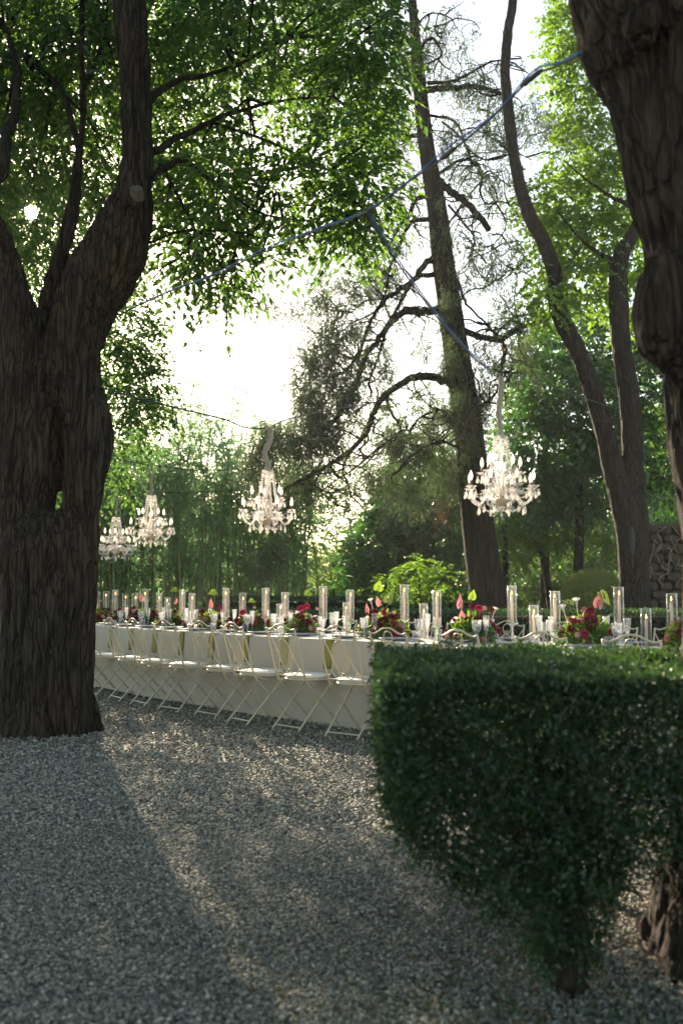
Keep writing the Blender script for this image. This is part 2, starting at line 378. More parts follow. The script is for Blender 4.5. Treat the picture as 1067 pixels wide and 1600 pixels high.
# ------------------------------------------------------------------ chairs
def make_chair():
    t = thing('chair', 'x', 'chair'); r = .0088
    for sx in (-1, 1):
        up = smooth_pts([(sx * .19, -.315, .90), (sx * .195, -.26, .72), (sx * .19, -.185, .47), (sx * .185, -.10, .36), (sx * .185, 0, .265), (sx * .185, .12, .14), (sx * .185, .25, .0)], 4)
        obj('back_upright', tube(up, r, 6), 'cream_metal', t, True)
        lg = smooth_pts([(sx * .165, .20, .44), (sx * .17, .13, .40), (sx * .172, .06, .325), (sx * .172, 0, .265), (sx * .172, -.13, .13), (sx * .172, -.255, .0)], 4)
        obj('leg', tube(lg, r, 6), 'cream_metal', t, True)
        bow = smooth_pts([(sx * .19, -.30, .86), (sx * .145, -.275, .78), (sx * .105, -.25, .68), (sx * .11, -.225, .60), (sx * .155, -.20, .53), (sx * .185, -.19, .49)], 4)
        obj('side_bow', tube(bow, .0055, 6), 'cream_metal', t, True)
        sc = smooth_pts([(sx * .185, -.192, .50), (sx * .14, -.20, .535), (sx * .105, -.198, .51), (sx * .07, -.197, .49), (sx * .035, -.20, .505), (sx * .02, -.208, .53), (sx * .04, -.212, .545), (sx * .05, -.207, .53)], 4)
        obj('scroll', tube(sc, .005, 5), 'cream_metal', t, True)
    top = smooth_pts([(-.19, -.315, .895), (-.15, -.312, .885), (-.10, -.315, .90), (-.05, -.318, .925), (0, -.32, .932), (.05, -.318, .925), (.10, -.315, .90), (.15, -.312, .885), (.19, -.315, .895)], 4)
    obj('top_rail', tube(top, .008, 6), 'cream_metal', t, True)
    cv = []
    for sx in (-1, 1):
        cv.append(tube(smooth_pts([(0, -.296, .80), (sx * .03, -.300, .825), (sx * .045, -.306, .86), (sx * .03, -.313, .895), (0, -.316, .905)], 4), .005, 5))
        a = np.linspace(0, 4.2 * math.pi / 2, 14); rr = .022 * (1 - a / 9)
        cv.append(tube(np.stack([sx * (.022 + rr * np.cos(a + 2.5)), -.298 - 0 * a, .825 + rr * np.sin(a + 2.5)], 1), .0042, 5))
    obj('crest_ornament', cat(cv), 'cream_metal', t, True)
    a = np.linspace(0, 2 * math.pi, 29); ox, oz = .085, .135; cz = .665
    yb = lambda z: -.25 - (z - .665) * .30
    z = cz + oz * np.sin(a); rim = np.stack([ox * np.cos(a), yb(z), z], 1)
    pan = obj('back_panel', tube(rim, .0062, 6, False), 'cream_metal', t, True)
    st = []
    for fam in (1, -1):
        for k in np.arange(-.22, .221, .023):
            # line x*cos45 + fam*z*sin45 = k clipped to oval
            u = np.linspace(-.2, .2, 80); X = k * .7071 + fam * u * .7071; Z = fam * k * .7071 - u * .7071
            ins = (X / ox) ** 2 + (Z / oz) ** 2 < .98
            if ins.sum() > 3:
                ii = np.where(ins)[0][[0, -1]]
                st.append(tube([(X[j], yb(Z[j] + cz) + fam * .001, Z[j] + cz) for j in ii], .0026, 4, False))
    obj('lattice', cat(st), 'cream_metal', pan)
    lo = smooth_pts([(-.04, -.21, .50), (-.02, -.208, .52), (0, -.212, .535), (.02, -.208, .52), (.04, -.21, .50)], 4)
    obj('cross_rail', cat([tube([(-.188, -.187, .478), (.188, -.187, .478)], .0065, 6), tube(lo, .005, 5)]), 'cream_metal', t, True)
    # seat: steel pan with round pad
    th = np.arange(28) * 2 * math.pi / 28
    def seatv(prof, sx=.2, sy=.205):
        v, f = lathe(prof, 28); return v * np.array((sx, sy, 1)) + np.array((0, .015, 0)), f
    seat = obj('seat', seatv([(.01, .438), (1, .438), (1.02, .445), (1, .452), (.01, .452)]), 'cream_metal', t, True)
    obj('cushion', seatv([(.01, .453), (.93, .453), (1.0, .464), (1.01, .478), (.96, .484), (.8, .489), (.4, .492), (.01, .493)]), 'cushion', seat, True)
    obj('seat_bracket', tube([(-.185, -.16, .44), (-.185, -.05, .405), (.185, -.05, .405), (.185, -.16, .44)], .005, 5), 'cream_metal', t)
    obj('stretcher', tube([(-.185, .215, .04), (.185, .215, .04)], .006, 6), 'cream_metal', t)
    obj('stretcher', tube([(-.172, -.215, .04), (.172, -.215, .04)], .006, 6), 'cream_metal', t)
    return t
chair0 = make_chair(); used = [False]
def place_chair(loc, rz, label, group):
    c = dup(chair0) if used[0] else chair0; used[0] = True
    c.location = loc; c.rotation_euler = (0, 0, rz); tag(c, label, 'chair', group); return c
NEAR = list(range(-8, 6)); 
for k, i in enumerate(NEAR):
    p, t, n = edge(i * STEP, -.275 + .03 * math.sin(i * 2.3)); p[2] = -.004
    vis = i + 7
    lab = ('cream folding chair behind the tree trunk, %s from the table far end' % ORD[k]) if i < -6 else \
          ('cream iron lattice-back chair on the near side, %s from the tree trunk' % ORD[i + 6]) if i < 2 else \
          ('cream iron chair whose back shows above the clipped hedge, %s from the hedge left end' % ORD[i - 2])
    place_chair(p, math.atan2(n[1], n[0]) - math.pi / 2 + .10 * math.sin(i * 1.7), lab, 'near-side chairs')
FAR = list(range(-6, 6))
for k, i in enumerate(FAR):
    p, t, n = edge((i + .25) * STEP, TW + .29); p[2] = -.004
    place_chair(p, math.atan2(n[1], n[0]) + math.pi / 2 + .08 * math.sin(i * 2.1), 'cream iron chair on the far side of the table, %s from the bamboo end' % ORD[k], 'far-side chairs')

# ------------------------------------------------------------------ place settings
def scallop_disc(r, nsc=18, h=.004):
    a = np.linspace(0, 2 * math.pi, nsc * 4, endpoint=False); rr = r * (1 + .045 * np.abs(np.sin(a * nsc / 2)))
    n = len(a); ring = np.stack([rr * np.cos(a), rr * np.sin(a)], 1)
    V = np.concatenate([np.c_[ring, np.full(n, h)], np.c_[ring, np.zeros(n)], [[0, 0, h]]]); k = np.arange(n); k2 = (k + 1) % n
    return V, np.concatenate([np.stack([k, k2, np.full(n, 2 * n)], 1), np.stack([k + n, k2 + n, k2], 1), np.stack([k + n, k2, k], 1)])
MESH = {}
MESH['placemat'] = make_mesh('placemat', scallop_disc(.205), 'placemat')
MESH['plate'] = make_mesh('plate', lathe([(.001, .006), (.09, .006), (.10, .012), (.148, .022), (.15, .025), (.146, .026), (.10, .017), (.09, .011), (.001, .011)], 28), 'plate', True)
def cut(prof, seg=14, a=.06):
    V, F = lathe(prof, seg); ang = np.arctan2(V[:, 1], V[:, 0]); k = np.round(ang / (2 * math.pi / seg)) % 2
    V[:, :2] *= (1 + a * (k - .5))[:, None]; return V, F
MESH['goblet'] = make_mesh('goblet', cut([(.001, .002), (.036, .003), (.034, .008), (.008, .014), (.0055, .03), (.0065, .07), (.009, .085), (.028, .10), (.038, .125), (.041, .155), (.0405, .195), (.0385, .195), (.039, .155), (.036, .127), (.025, .106), (.001, .10)]), 'cut_glass', True)
MESH['flute'] = make_mesh('flute', cut([(.001, .002), (.031, .003), (.029, .007), (.006, .013), (.0045, .04), (.0055, .08), (.012, .095), (.022, .14), (.027, .19), (.028, .235), (.0262, .235), (.025, .19), (.019, .14), (.001, .10)], 12), 'cut_glass', True)
MESH['tumbler'] = make_mesh('tumbler', cut([(.001, .003), (.030, .003), (.033, .008), (.037, .09), (.035, .09), (.031, .016), (.001, .014)], 12, .09), 'cut_glass', True)
def napkin_mesh():
    sec = [(.12, .783), (.05, .784), (.0, .784), (-.012, .776), (-.018, .74), (-.024, .66), (-.028, .58), (-.030, .515)]
    L = []
    for side, th in ((1, 0), (-1, .006)):
        pass
    V = []; 
    for (o, z) in sec:
        for x in np.linspace(-.052, .052, 5):
            V.append((x + (.004 * math.sin(z * 20)), o - .004 * math.cos(x * 60), z))
    for (o, z) in sec:
        for x in np.linspace(-.052, .052, 5):
            V.append((x + (.004 * math.sin(z * 20)), o + (.007 if z < .78 else 0) - .004 * math.cos(x * 60), z - (.005 if z > .78 else 0)))
    m = 5; n = len(sec); F = []
    for base, fl in ((0, 0), (n * m, 1)):
        for r_ in range(n - 1):
            for c_ in range(m - 1):
                a = base + r_ * m + c_; F += [(a, a + 1, a + m + 1), (a, a + m + 1, a + m)]
    for r_ in range(n - 1):
        for c_ in (0, m - 1):
            a = r_ * m + c_; b = a + n * m; F += [(a, a + m, b + m), (a, b + m, b)]
    a0 = (n - 1) * m
    for c_ in range(m - 1): F += [(a0 + c_, a0 + c_ + 1, a0 + c_ + 1 + n * m), (a0 + c_, a0 + c_ + 1 + n * m, a0 + c_ + n * m)]
    return np.array(V), np.array(F)
MESH['napkin'] = make_mesh('napkin', napkin_mesh(), 'napkin', True)
def setting(i, side, k, names):
    off = 0 if side == 'near' else TW
    p, t, n = edge(i * STEP + (.16 if side == 'far' else 0), off); inn = n if side == 'near' else -n; along = t if side == 'near' else -t
    rz = math.atan2(inn[1], inn[0]) - math.pi / 2; w = ORD[k] + (' near-side' if side == 'near' else ' far-side') + ' place from the tree trunk'
    j = lambda a: rng.uniform(-a, a)
    z = .779
    def put(nm, key, a, o, zz, lab, cat_, grp):
        x = obj(nm, MESH[key], loc=p + along * a + inn * o + np.array((0, 0, zz)), rot=(0, 0, rz + j(.05))); tag(x, lab, cat_, grp); return x
    put('placemat', 'placemat', j(.01), .20, z, 'white scalloped placemat at the ' + w, 'placemat', 'white placemats')
    put('plate', 'plate', j(.01), .20, z + .004, 'grey-mauve plate at the ' + w, 'plate', 'plates')
    if side == 'near':
        put('napkin', 'napkin', .0, .002, .0, 'olive green napkin hanging over the edge at the ' + w, 'napkin', 'olive napkins')
    put('water_tumbler', 'tumbler', .10 + j(.03), .37 + j(.02), z, 'short cut-glass tumbler at the ' + w, 'glass', 'cut-glass tumblers')
    put('wine_goblet', 'goblet', .17 + j(.02), .32 + j(.02), z, 'cut-crystal stemmed goblet at the ' + w, 'glass', 'cut-crystal goblets')
    put('champagne_flute', 'flute', .24 + j(.015), .37 + j(.02), z, 'slender cut-crystal flute at the ' + w, 'glass', 'crystal flutes')
for k, i in enumerate(range(-8, 6)): setting(i, 'near', k, None)
for k, i in enumerate(range(-7, 6)): setting(i, 'far', k, None)

# ------------------------------------------------------------------ candles in glass cylinders
CANDLES = [(152,925),(166,924),(180,922),(196,928),(211,927),(227,920.6),(249,927),(262,934),(285,921.6),(300,927),(353,919),(379,926.5),(415,919),(438,943),(445.6,925.6),(505,916),(542,941),(547,922),(632,913.7),(662,942.6),(682.5,923),(800,915.3),(834,945),(867.5,924),(967,917.4),(1009,950),(1050,927.5)]
CYL = .31
flame_v, flame_f = lathe([(.0004, 0), (.0042, .006), (.0052, .012), (.004, .02), (.0015, .03), (.0003, .036)], 8)
for k, (px, py) in enumerate(CANDLES):
    off = .55 + .13 * math.sin(k * 2.4); s = s_at(px, off); p, t, n = edge(s, off)
    z0 = .779; ztop = P(px, py, p[1])[2]
    hgt = ztop - z0; stand = hgt - CYL
    kind = 'short'
    c = thing('candle_holder', 'x', 'candle', (p[0], p[1], z0)); base = 0
    L = hgt - .004
    if stand > .03:
        kind = 'tall' if stand > .10 else 'raised'
        base = stand; L = CYL
        sv = lathe([(.001, 0), (.034, 0), (.034, .006), (.012, .014), (.011, stand * .35), (.016, stand * .42), (.009, stand * .5), (.009, stand * .78), (.02, stand * .86), (.05, stand - .006), (.052, stand - .001), (.001, stand - .002)], 14)
        obj('glass_stand', sv, 'green_glass' if k % 3 else 'cut_glass', c, True)
    obj('glass_cylinder', lathe([(.038, base), (.041, base + .002), (.041, base + L), (.0385, base + L), (.0385, base + .004)], 20), 'clear_glass', c, True)
    obj('glass_rim', tube(np.stack([.0398 * np.cos(np.linspace(0, 6.2832, 21)), .0398 * np.sin(np.linspace(0, 6.2832, 21)), np.full(21, base + L)], 1), .0016, 5, False), 'cut_glass', c)
    hc = L * rng.uniform(.72, .83); ln = rng.normal(0, .004, 2)
    cd = obj('candle', tube([(0, 0, base + .004), (ln[0] / 2, ln[1] / 2, base + hc / 2), (ln[0], ln[1], base + hc)], (.0125, .0118, .010), 10), 'wax', c, True)
    obj('wick', tube([(ln[0], ln[1], base + hc), (ln[0], ln[1], base + hc + .008)], .001, 4), 'cable_black', cd)
    obj('flame', (flame_v * (1.25, 1.25, 1.1) + np.array((ln[0], ln[1], base + hc + .005)), flame_f), 'flame', cd, True)
    desc = {'tall': 'taper candle in a tall glass cylinder on a stemmed stand', 'raised': 'taper candle in a glass cylinder on a low stand', 'short': 'taper candle in a glass cylinder set straight on the table'}[kind]
    tag(c, '%s, %s along from the trunk' % (desc, ORD[k]), 'candle', 'lit candles in glass cylinders')

# ------------------------------------------------------------------ flowers
def petal_ring(n, r0, L, W, tilt, z, cup=.25, ph=0):
    a = np.arange(n) * 2 * math.pi / n + ph; d = np.stack([np.cos(a) * math.cos(tilt), np.sin(a) * math.cos(tilt), np.full(n, math.sin(tilt))], 1)
    nn = np.stack([-np.cos(a) * math.sin(tilt), -np.sin(a) * math.sin(tilt), np.full(n, math.cos(tilt))], 1)
    pos = np.stack([r0 * np.cos(a), r0 * np.sin(a), np.full(n, z)], 1)
    T = (np.array([(0,0,0),(-.5,.45,cup),(-.32,.85,cup * .8),(0,1,cup * .4),(.32,.85,cup * .8),(.5,.45,cup)], float), LANCE[1])
    return leaves(pos, d, nn, L, W, T)
def dahlia(): return cat([petal_ring(12, .006, .046, .024, .1, 0), petal_ring(12, .006, .041, .022, .45, .006, ph=.26), petal_ring(10, .005, .034, .020, .8, .010), petal_ring(8, .004, .026, .016, 1.15, .012, ph=.3), ball((0, 0, .016), .010, 6, 4)])
def rosef(): return cat([petal_ring(6, .004, .030, .036, .35, 0, .5), petal_ring(6, .003, .029, .032, .8, .003, .5, .5), petal_ring(5, .002, .027, .026, 1.15, .006, .5, .2), petal_ring(4, .001, .024, .02, 1.4, .008, .5)])
def spathe():
    n = 22; a = np.linspace(0, 2 * math.pi, n, endpoint=False)
    rr = 1 - .42 * np.cos(a) * (np.cos(a) > 0) * 0
    # heart outline
    X = .5 * np.sin(a) ** 3 * 1.02; Y = (13 * np.cos(a) - 5 * np.cos(2 * a) - 2 * np.cos(3 * a) - np.cos(4 * a)) / 30
    rings = [(1, 1), (.66, .66), (.33, .33)]
    V = []
    for k, (q, _) in enumerate(rings):
        x, y = X * q, -(Y - .15) * q; V.append(np.stack([x, y + .1, .22 * (x ** 2 + .6 * y ** 2) - .05 * np.abs(np.sin(a * 4)) * q * .3], 1))
    V = np.concatenate(V + [np.array([[0, .1, 0]])]); F = []; k = np.arange(n); k2 = (k + 1) % n
    for i in (0, 1):
        b, c = i * n, (i + 1) * n; F += [np.stack([b + k, b + k2, c + k2], 1), np.stack([b + k, c + k2, c + k], 1)]
    F.append(np.stack([2 * n + k, 2 * n + k2, np.full(n, 3 * n)], 1))
    return V, np.concatenate(F)
def calla(): return cat([lathe([(.003, 0), (.006, .03), (.012, .05), (.024, .068), (.030, .072)], 10), tube([(0, 0, 0), (0, 0, -.06)], .003, 5)])
sp = spathe()
FM = {'dahlia': make_mesh('dahlia', dahlia(), 'dahlia'), 'rose': make_mesh('rose', rosef(), 'rose'), 'peach': make_mesh('rose', rosef(), 'peach'), 'magenta': make_mesh('bloom', dahlia(), 'magenta'),
      'pink': make_mesh('anthurium', sp, 'pink_spathe', True), 'green': make_mesh('anthurium', sp, 'green_spathe', True), 'calla': make_mesh('calla_lily', calla(), 'white_petal', True),
      'spadix': make_mesh('spadix', tube([(0, .32, .02), (0, .2, .07), (.01, .02, .1)], (.035, .035, .02), 6), 'spadix', True)}
FN = {'dahlia': 'dahlia', 'rose': 'rose', 'peach': 'rose', 'magenta': 'bloom', 'pink': 'anthurium', 'green': 'anthurium_leaf', 'calla': 'calla_lily'}
def greenery(n, rx, h):
    d = rvec(n); d[:, 2] = np.abs(d[:, 2]); rad = rng.uniform(.6, 1.0, n)[:, None]; p = d * rad * np.array((rx, rx * .8, h)); p[:, 2] += .01
    return leaves(p, nrm(d + .7 * rvec(n)), rvec(n), rng.uniform(.02, .045, n), rng.uniform(.010, .022, n))
GM = [make_mesh('greenery', cat([greenery(700, .15, .15), ball((0, 0, .04), (.11, .09, .07), 10, 5)]), m) for m in ('leaf_bright', 'leaf_yellow', 'leaf_bright')]
ARR = [(160, [('peach',158,940,.07),('dahlia',162,952,.06),('rose',150,948,.05)], 'pale pink and dark blooms nearest the trunk'),
       (197, [('green',197,953,.14),('magenta',209,962,.05)], 'one broad green anthurium leaf low in front'),
       (226, [('pink',222,938,.16),('green',247,952,.10),('dahlia',210,950,.06)], 'a single upright pink anthurium'),
       (268, [('pink',274,942,.12),('green',276,921,.12),('dahlia',262,958,.07),('rose',268,970,.05),('calla',264,950,.8)], 'a thin green anthurium tilted by a candle'),
       (330, [('green',337,925,.14),('pink',329,948,.16),('green',312,941,.09),('dahlia',317,956,.075),('magenta',345,950,.07)], 'a yellow-green anthurium standing high'),
       (397, [('green',396,938,.10),('magenta',380,958,.085),('peach',398,950,.06),('rose',410,953,.05),('dahlia',370,970,.07)], 'a flat tilted green anthurium and bushy moss'),
       (470, [('green',484,926,.12),('magenta',470,952,.08),('magenta',479,948,.075),('dahlia',467,964,.085),('rose',455,956,.06),('peach',495,952,.06),('rose',462,978,.08),('magenta',477,971,.06)], 'a crowd of crimson blooms'),
       (600, [('green',606,940,.19),('green',590,921,.14),('pink',593,945,.13),('pink',573,955,.12),('dahlia',599,973,.115),('dahlia',584,958,.085),('calla',581,946,.9),('magenta',600,956,.05),('rose',623,978,.06),('dahlia',620,964,.08)], 'a big dark dahlia and broad green anthurium leaf'),
       (738, [('pink',719,948,.17),('pink',724,972,.18),('green',736,935,.13),('green',740,960,.16),('dahlia',738,948,.07),('magenta',748,951,.07),('peach',756,951,.07),('dahlia',767,953,.06),('rose',731,990,.065),('dahlia',744,984,.08),('rose',718,993,.05),('calla',770,962,1.0)], 'two stacked pink anthuriums leaning left'),
       (915, [('pink',934,947,.19),('pink',905,975,.17),('green',938,927,.19),('green',884,939,.14),('dahlia',922,971,.125),('calla',901,950,1.1),('calla',882,960,1.1),('dahlia',922,955,.08),('rose',912,952,.06),('dahlia',892,984,.075),('rose',901,993,.065),('rose',932,1000,.075),('dahlia',943,998,.08),('green',953,960,.08)], 'a tall pink anthurium and large crimson dahlia'),
       (1085, [('green',1066,980,.15),('pink',1085,960,.15),('dahlia',1090,975,.1),('rose',1075,985,.06)], 'a green leaf at the right picture edge')]
for k, (px, fl, desc) in enumerate(ARR):
    off = .55; s = s_at(px, off, .85); p, t, n = edge(s, off)
    a = thing('flower_arrangement', 'low table flower arrangement with ' + desc, 'flowers', (p[0], p[1], .779), 0, 'flower arrangements along the table')
    sc = .85 + .15 * (px > 560)
    gr_ = obj('greenery', GM[k % 3], parent=a, rot=(0, 0, k * 1.3)); gr_.scale = (sc * 1.6, sc * 1.6, sc * 1.5)
    ls = list(fl)
    ctr = np.array((p[0], p[1], .779))
    for q in range(25):      # smaller filler blooms round the dome
        th = rng.uniform(0, 6.28) if q % 3 else rng.uniform(3.3, 6.1); el = rng.uniform(.1, 1.2)
        d = np.array((math.cos(th) * math.cos(el), math.sin(th) * math.cos(el), math.sin(el))); w_ = d * np.array((.245, .20, .235)) * sc
        ls.append((rng.choice(['dahlia', 'rose', 'peach', 'magenta', 'dahlia', 'rose', 'magenta', 'dahlia']), None, w_, rng.uniform(.06, .10)))
    for (kind, fx, fy, size) in ls:
        if fx is None: loc = fy; d = nrm(loc)
        else:
            front = {'dahlia': -.10, 'magenta': -.09, 'rose': -.12, 'peach': -.06}.get(kind, -.03)
            loc = P(fx, fy, p[1] + front) - ctr; d = nrm(nrm(loc) * .6 + np.array((rng.uniform(-.4, .4), -.9, .25)))
        o = bpy.data.objects.new(FN[kind], FM[kind]); C.objects.link(o); o.parent = a; o.location = loc
        if kind in ('pink', 'green'):
            # spathe plane: its tip direction (+Y local) and face (+Z local)
            tip = nrm((rng.uniform(-.5, .5), rng.uniform(-.3, .1), 1.0 if kind == 'pink' else rng.choice([-.6, .9]))); f = nrm((rng.choice([-1.0, 1.0]) * rng.uniform(.5, 1.1), -.6, rng.uniform(0, .6)))
            
            if kind == 'green' and (size < .13 or rng.random() < .5): f = nrm((.3, -.55, .9)); tip = nrm((rng.uniform(-1, 1), -.5, -.35))
            f = nrm(f - tip * np.dot(f, tip)); xx = np.cross(tip, f)
            o.rotation_euler = Matrix(np.stack([xx, tip, f], 1).tolist()).to_euler(); s_ = size * (.62 if kind == 'pink' else 1.0) * .95
            s_ *= .88 if kind == 'pink' else .85; o.scale = (s_, size * .86, size)
            obj('spadix', FM['spadix'], parent=o)
            st = smooth_pts([loc + tip * 0 , loc * .6 + np.array((0, .02, .02)), np.array((loc[0] * .3, 0, .08))], 5)
            obj('stem', tube(st, .003, 5), 'flower_stem', a)
        elif kind == 'calla':
            o.rotation_euler = Vector(nrm((loc[0] * 1.5 - .05, -.3, .8))).to_track_quat('Z', 'Y').to_euler(); o.scale = (size,) * 3
        else:
            o.rotation_euler = Vector(d).to_track_quat('Z', 'Y').to_euler(); o.scale = (size / .1 * 1.05,) * 3

# ------------------------------------------------------------------ chandeliers
def make_chandelier():
    t = thing('chandelier', 'x', 'chandelier')
    col = [(.001, -.07), (.012, -.065), (.02, -.05), (.012, -.035), (.02, -.03)]
    obj('hub_bowl', lathe([(.001, -.02), (.035, -.015), (.058, .01), (.066, .035), (.062, .04), (.03, .045), (.02, .06)], 16), 'brass', t, True)
    obj('column', lathe([(.016, .05), (.014, .09), (.03, .13), (.043, .19), (.046, .225), (.03, .26), (.018, .28), (.026, .295), (.042, .33), (.034, .365), (.016, .38), (.014, .42), (.024, .45), (.040, .475), (.036, .505), (.018, .53), (.012, .57)], 14), 'crystal', t, True)
    obj('top_bowl', lathe([(.012, .565), (.03, .57), (.055, .585), (.066, .602), (.06, .606), (.02, .592)], 16), 'crystal', t, True)
    obj('bottom_finial', cat([ball((0, 0, -.03), (.03, .03, .02), 10, 6), ball((0, 0, -.062), (.018, .018, .02), 8, 6), ball((0, 0, -.1), (.012, .012, .024), 8, 6)]), 'crystal', t, True)
    def drops(r0, n, ln, ph=0):
        out = []
        for q in range(n):
            a = q * 2 * math.pi / n + ph; c_ = np.array((r0 * math.cos(a), r0 * math.sin(a), 0))
            out.append((OCT_V * .007 + c_ + (0, 0, -.012), OCT_F))
            v, f = lathe([(.0005, 0), (.004, -.006), (.014, -.03), (.012, -.042), (.0005, -.052)], 6); out.append((v * (1, 1, ln / .05) + c_ + (0, 0, -.02), f))
        return cat(out)
    dish = make_mesh('drip_dish', lathe([(.008, 0), (.025, .003), (.052, .022), (.055, .024), (.05, .026), (.022, .010), (.01, .010)], 12), 'crystal', True)
    tub = make_mesh('candle_tube', tube([(0, 0, .008), (0, 0, .075)], .011, 8), 'candle_tube', True)
    blb = make_mesh('bulb', lathe([(.007, .075), (.014, .09), (.0175, .105), (.016, .125), (.010, .145), (.004, .16), (.0005, .166)], 10), 'bulb', True)
    drp = make_mesh('crystal_drops', drops(.048, 6, .05), 'crystal', True)
    arm_lo = smooth_pts([(.03, 0, .08), (.08, 0, .135), (.125, 0, .12), (.155, 0, .05), (.20, 0, .0), (.255, 0, .015), (.29, 0, .07), (.295, 0, .125)], 5)
    arm_up = smooth_pts([(.03, 0, .10), (.07, 0, .20), (.10, 0, .225), (.125, 0, .19), (.155, 0, .18), (.175, 0, .21), (.178, 0, .262)], 5)
    AL = make_mesh('arm', cat([tube(arm_lo, .0115, 8), tube(smooth_pts([(.14, 0, .085), (.115, 0, .06), (.10, 0, .085), (.115, 0, .11)], 4), .006, 6)]), 'crystal', True); AU = make_mesh('arm', tube(arm_up, .010, 8), 'crystal', True)
    hang = make_mesh('hanging_drops', cat([drops(.0, 1, .075)[0:2]] + [(drops(.0, 1, .055)[0] + np.array((-.05, 0, .005)), drops(.0, 1, .055)[1])]), 'crystal', True)
    def arm(mesh, tip, ang, low):
        a = obj('arm', mesh, parent=t, rot=(0, 0, ang))
        for nm, me in (('drip_dish', dish), ('candle_tube', tub), ('bulb', blb), ('crystal_drops', drp)): obj(nm, me, parent=a, loc=tip)
        if low: obj('hanging_drops', hang, parent=a, loc=(.215, 0, -.005))
    for q in range(8): arm(AL, (.295, 0, .125), q * math.pi / 4 + .2, True)
    for q in range(5): arm(AU, (.178, 0, .262), q * 2 * math.pi / 5 + .5, False)
    def beads(p0, p1, sag, n, r):
        tt = np.linspace(0, 1, n); p = np.outer(1 - tt, p0) + np.outer(tt, p1); p[:, 2] -= sag * 4 * tt * (1 - tt)
        return blobs(OCT_V, OCT_F, p, np.eye(3)[None] * (r * rng.uniform(.8, 1.2, n))[:, None, None])
    for q in range(10):
        a = q * 2 * math.pi / 10; e = np.array((math.cos(a), math.sin(a), 0))
        obj('bead_string', beads(e * .062 + (0, 0, .59), e * .12 + (0, 0, .24), .03, 17, .0125), 'crystal', t)
    for q in range(8):
        a, b = q * math.pi / 4 + .2, (q + 1) * math.pi / 4 + .2
        e1, e2 = np.array((math.cos(a), math.sin(a), 0)), np.array((math.cos(b), math.sin(b), 0))
        obj('bead_swag', beads(e1 * .28 + (0, 0, .12), e2 * .28 + (0, 0, .12), .05, 12, .008), 'crystal', t)
        obj('bead_swag', beads(e1 * .21 + (0, 0, -.005), e1 * .03 + (0, 0, -.035), .045, 10, .008), 'crystal', t)
    obj('top_drops', (lambda vf: (vf[0] + np.array((0, 0, .59)), vf[1]))(drops(.058, 8, .045)), 'crystal', t, True)
    return t
ch0 = make_chandelier()
def sleeve(t, pts, r0):
    p = smooth_pts(pts, 6); k = np.arange(len(p)); rr = r0 * (1 + .14 * np.sin(k * 1.3) + .1 * np.sin(k * 2.7 + 1)); rr[-1] *= .6
    V, F = tube(p, rr, 14); V = V + .004 * np.sin(V[:, 2:3] * 90 + V[:, :1] * 120)
    obj('fabric_sleeve', (V, F), 'sleeve', t, True)
# (column px, column py of the hub bottom, depth, width px, sleeve top py, sleeve path bends)
CH = [(783, 787, 8.95, 125, 588, [(0, .60), (-.002, .70), (-.014, .82), (.004, .95), (.012, 1.05), (.010, 1.13)], 'large crystal chandelier hanging before the conifer trunk at right', .9),
      (418, 818, 11.4, 98, 668, [(0, .60), (.004, .66), (-.035, .77), (-.03, .83), (.02, .93), (.035, 1.0), (.028, 1.06), (.0, 1.10)], 'crystal chandelier on a twisted sleeve left of the conifer limbs', 1.7),
      (236, 842, 13.9, 80, 727, [(0, .60), (.004, .70), (-.008, .82), (.006, .94), (0, 1.08)], 'crystal chandelier second from the big trunk before the bamboo', .3),
      (181, 866, 16.3, 68, 762, [(0, .60), (0, .72), (.004, .9), (0, 1.10)], 'small far chandelier half hidden by the big trunk', 2.2)]
CHTOP = []
for k, (px, py, Y, wpx, ty, sl, lab, rz) in enumerate(CH):
    c = ch0 if k == 0 else dup(ch0); b = P(px, py, Y); sc = (wpx / ppm(Y)) / .71
    c.location = b; c.rotation_euler = (0, 0, 0); c.scale = (sc,) * 3; tag(c, lab, 'chandelier', 'chandeliers over the table')
    for ch_ in c.children:
        if ch_.name.startswith('arm'): ch_.rotation_euler.z += rz
    top = (P(px, ty, Y)[2] - b[2]) / sc; f = top / sl[-1][1]
    CHTOP.append(b + np.array((sl[-1][0], 0, top)) * sc)
chs = [o for o in bpy.data.objects if o.get('category') == 'chandelier']
for c, (px, py, Y, wpx, ty, sl, lab, rz) in zip(chs, CH):
    b = np.array(c.location); sc = c.scale[0]; top = (P(px, ty, Y)[2] - b[2]) / sc
    z1 = sl[-1][1]; pts = [(x, 0, .60 + (z - .60) * (top - .60) / (z1 - .60)) for x, z in sl]
    sleeve(c, pts, .025 if px != 418 else .031)

# ------------------------------------------------------------------ cables
def cable(name, pts, r, mat, label, sag=0, n=10, twist=False):
    p = smooth_pts(pts, n)
    if twist:
        k = np.arange(len(p)); p = p + .006 * np.stack([np.sin(k * .9), np.cos(k * 1.1), np.sin(k * .7)], 1)
    o = obj(name, tube(p, r, 6), mat, smooth=True); tag(o, label, 'cable', 'cables strung between the trees'); return o
def line_px(a, b, Ya, Yb, n):   # straight 3D line helper: samples between two world points
    return
A0, A1 = P(195, 488, 8.5), P(905, 86, 3.15)
mainp = [A0]
for (px, py) in [(260, 458), (330, 432), (410, 395), (490, 362), (570, 332), (640, 283), (700, 240), (770, 182), (830, 122), (870, 103)]:
    # depth on the plan line A0-A1
    k = (px - 533.5) / FPX; t = (k * A0[1] - A0[0]) / ((A1[0] - A0[0]) - k * (A1[1] - A0[1])); Y = A0[1] + t * (A1[1] - A0[1]); mainp.append(P(px, py, Y))
mainp.append(A1); mainp = np.array(mainp)
cable('black_cable', mainp, .0042, 'cable_black', 'thick black cable slung from the left trunk up to the right trunk', twist=False)
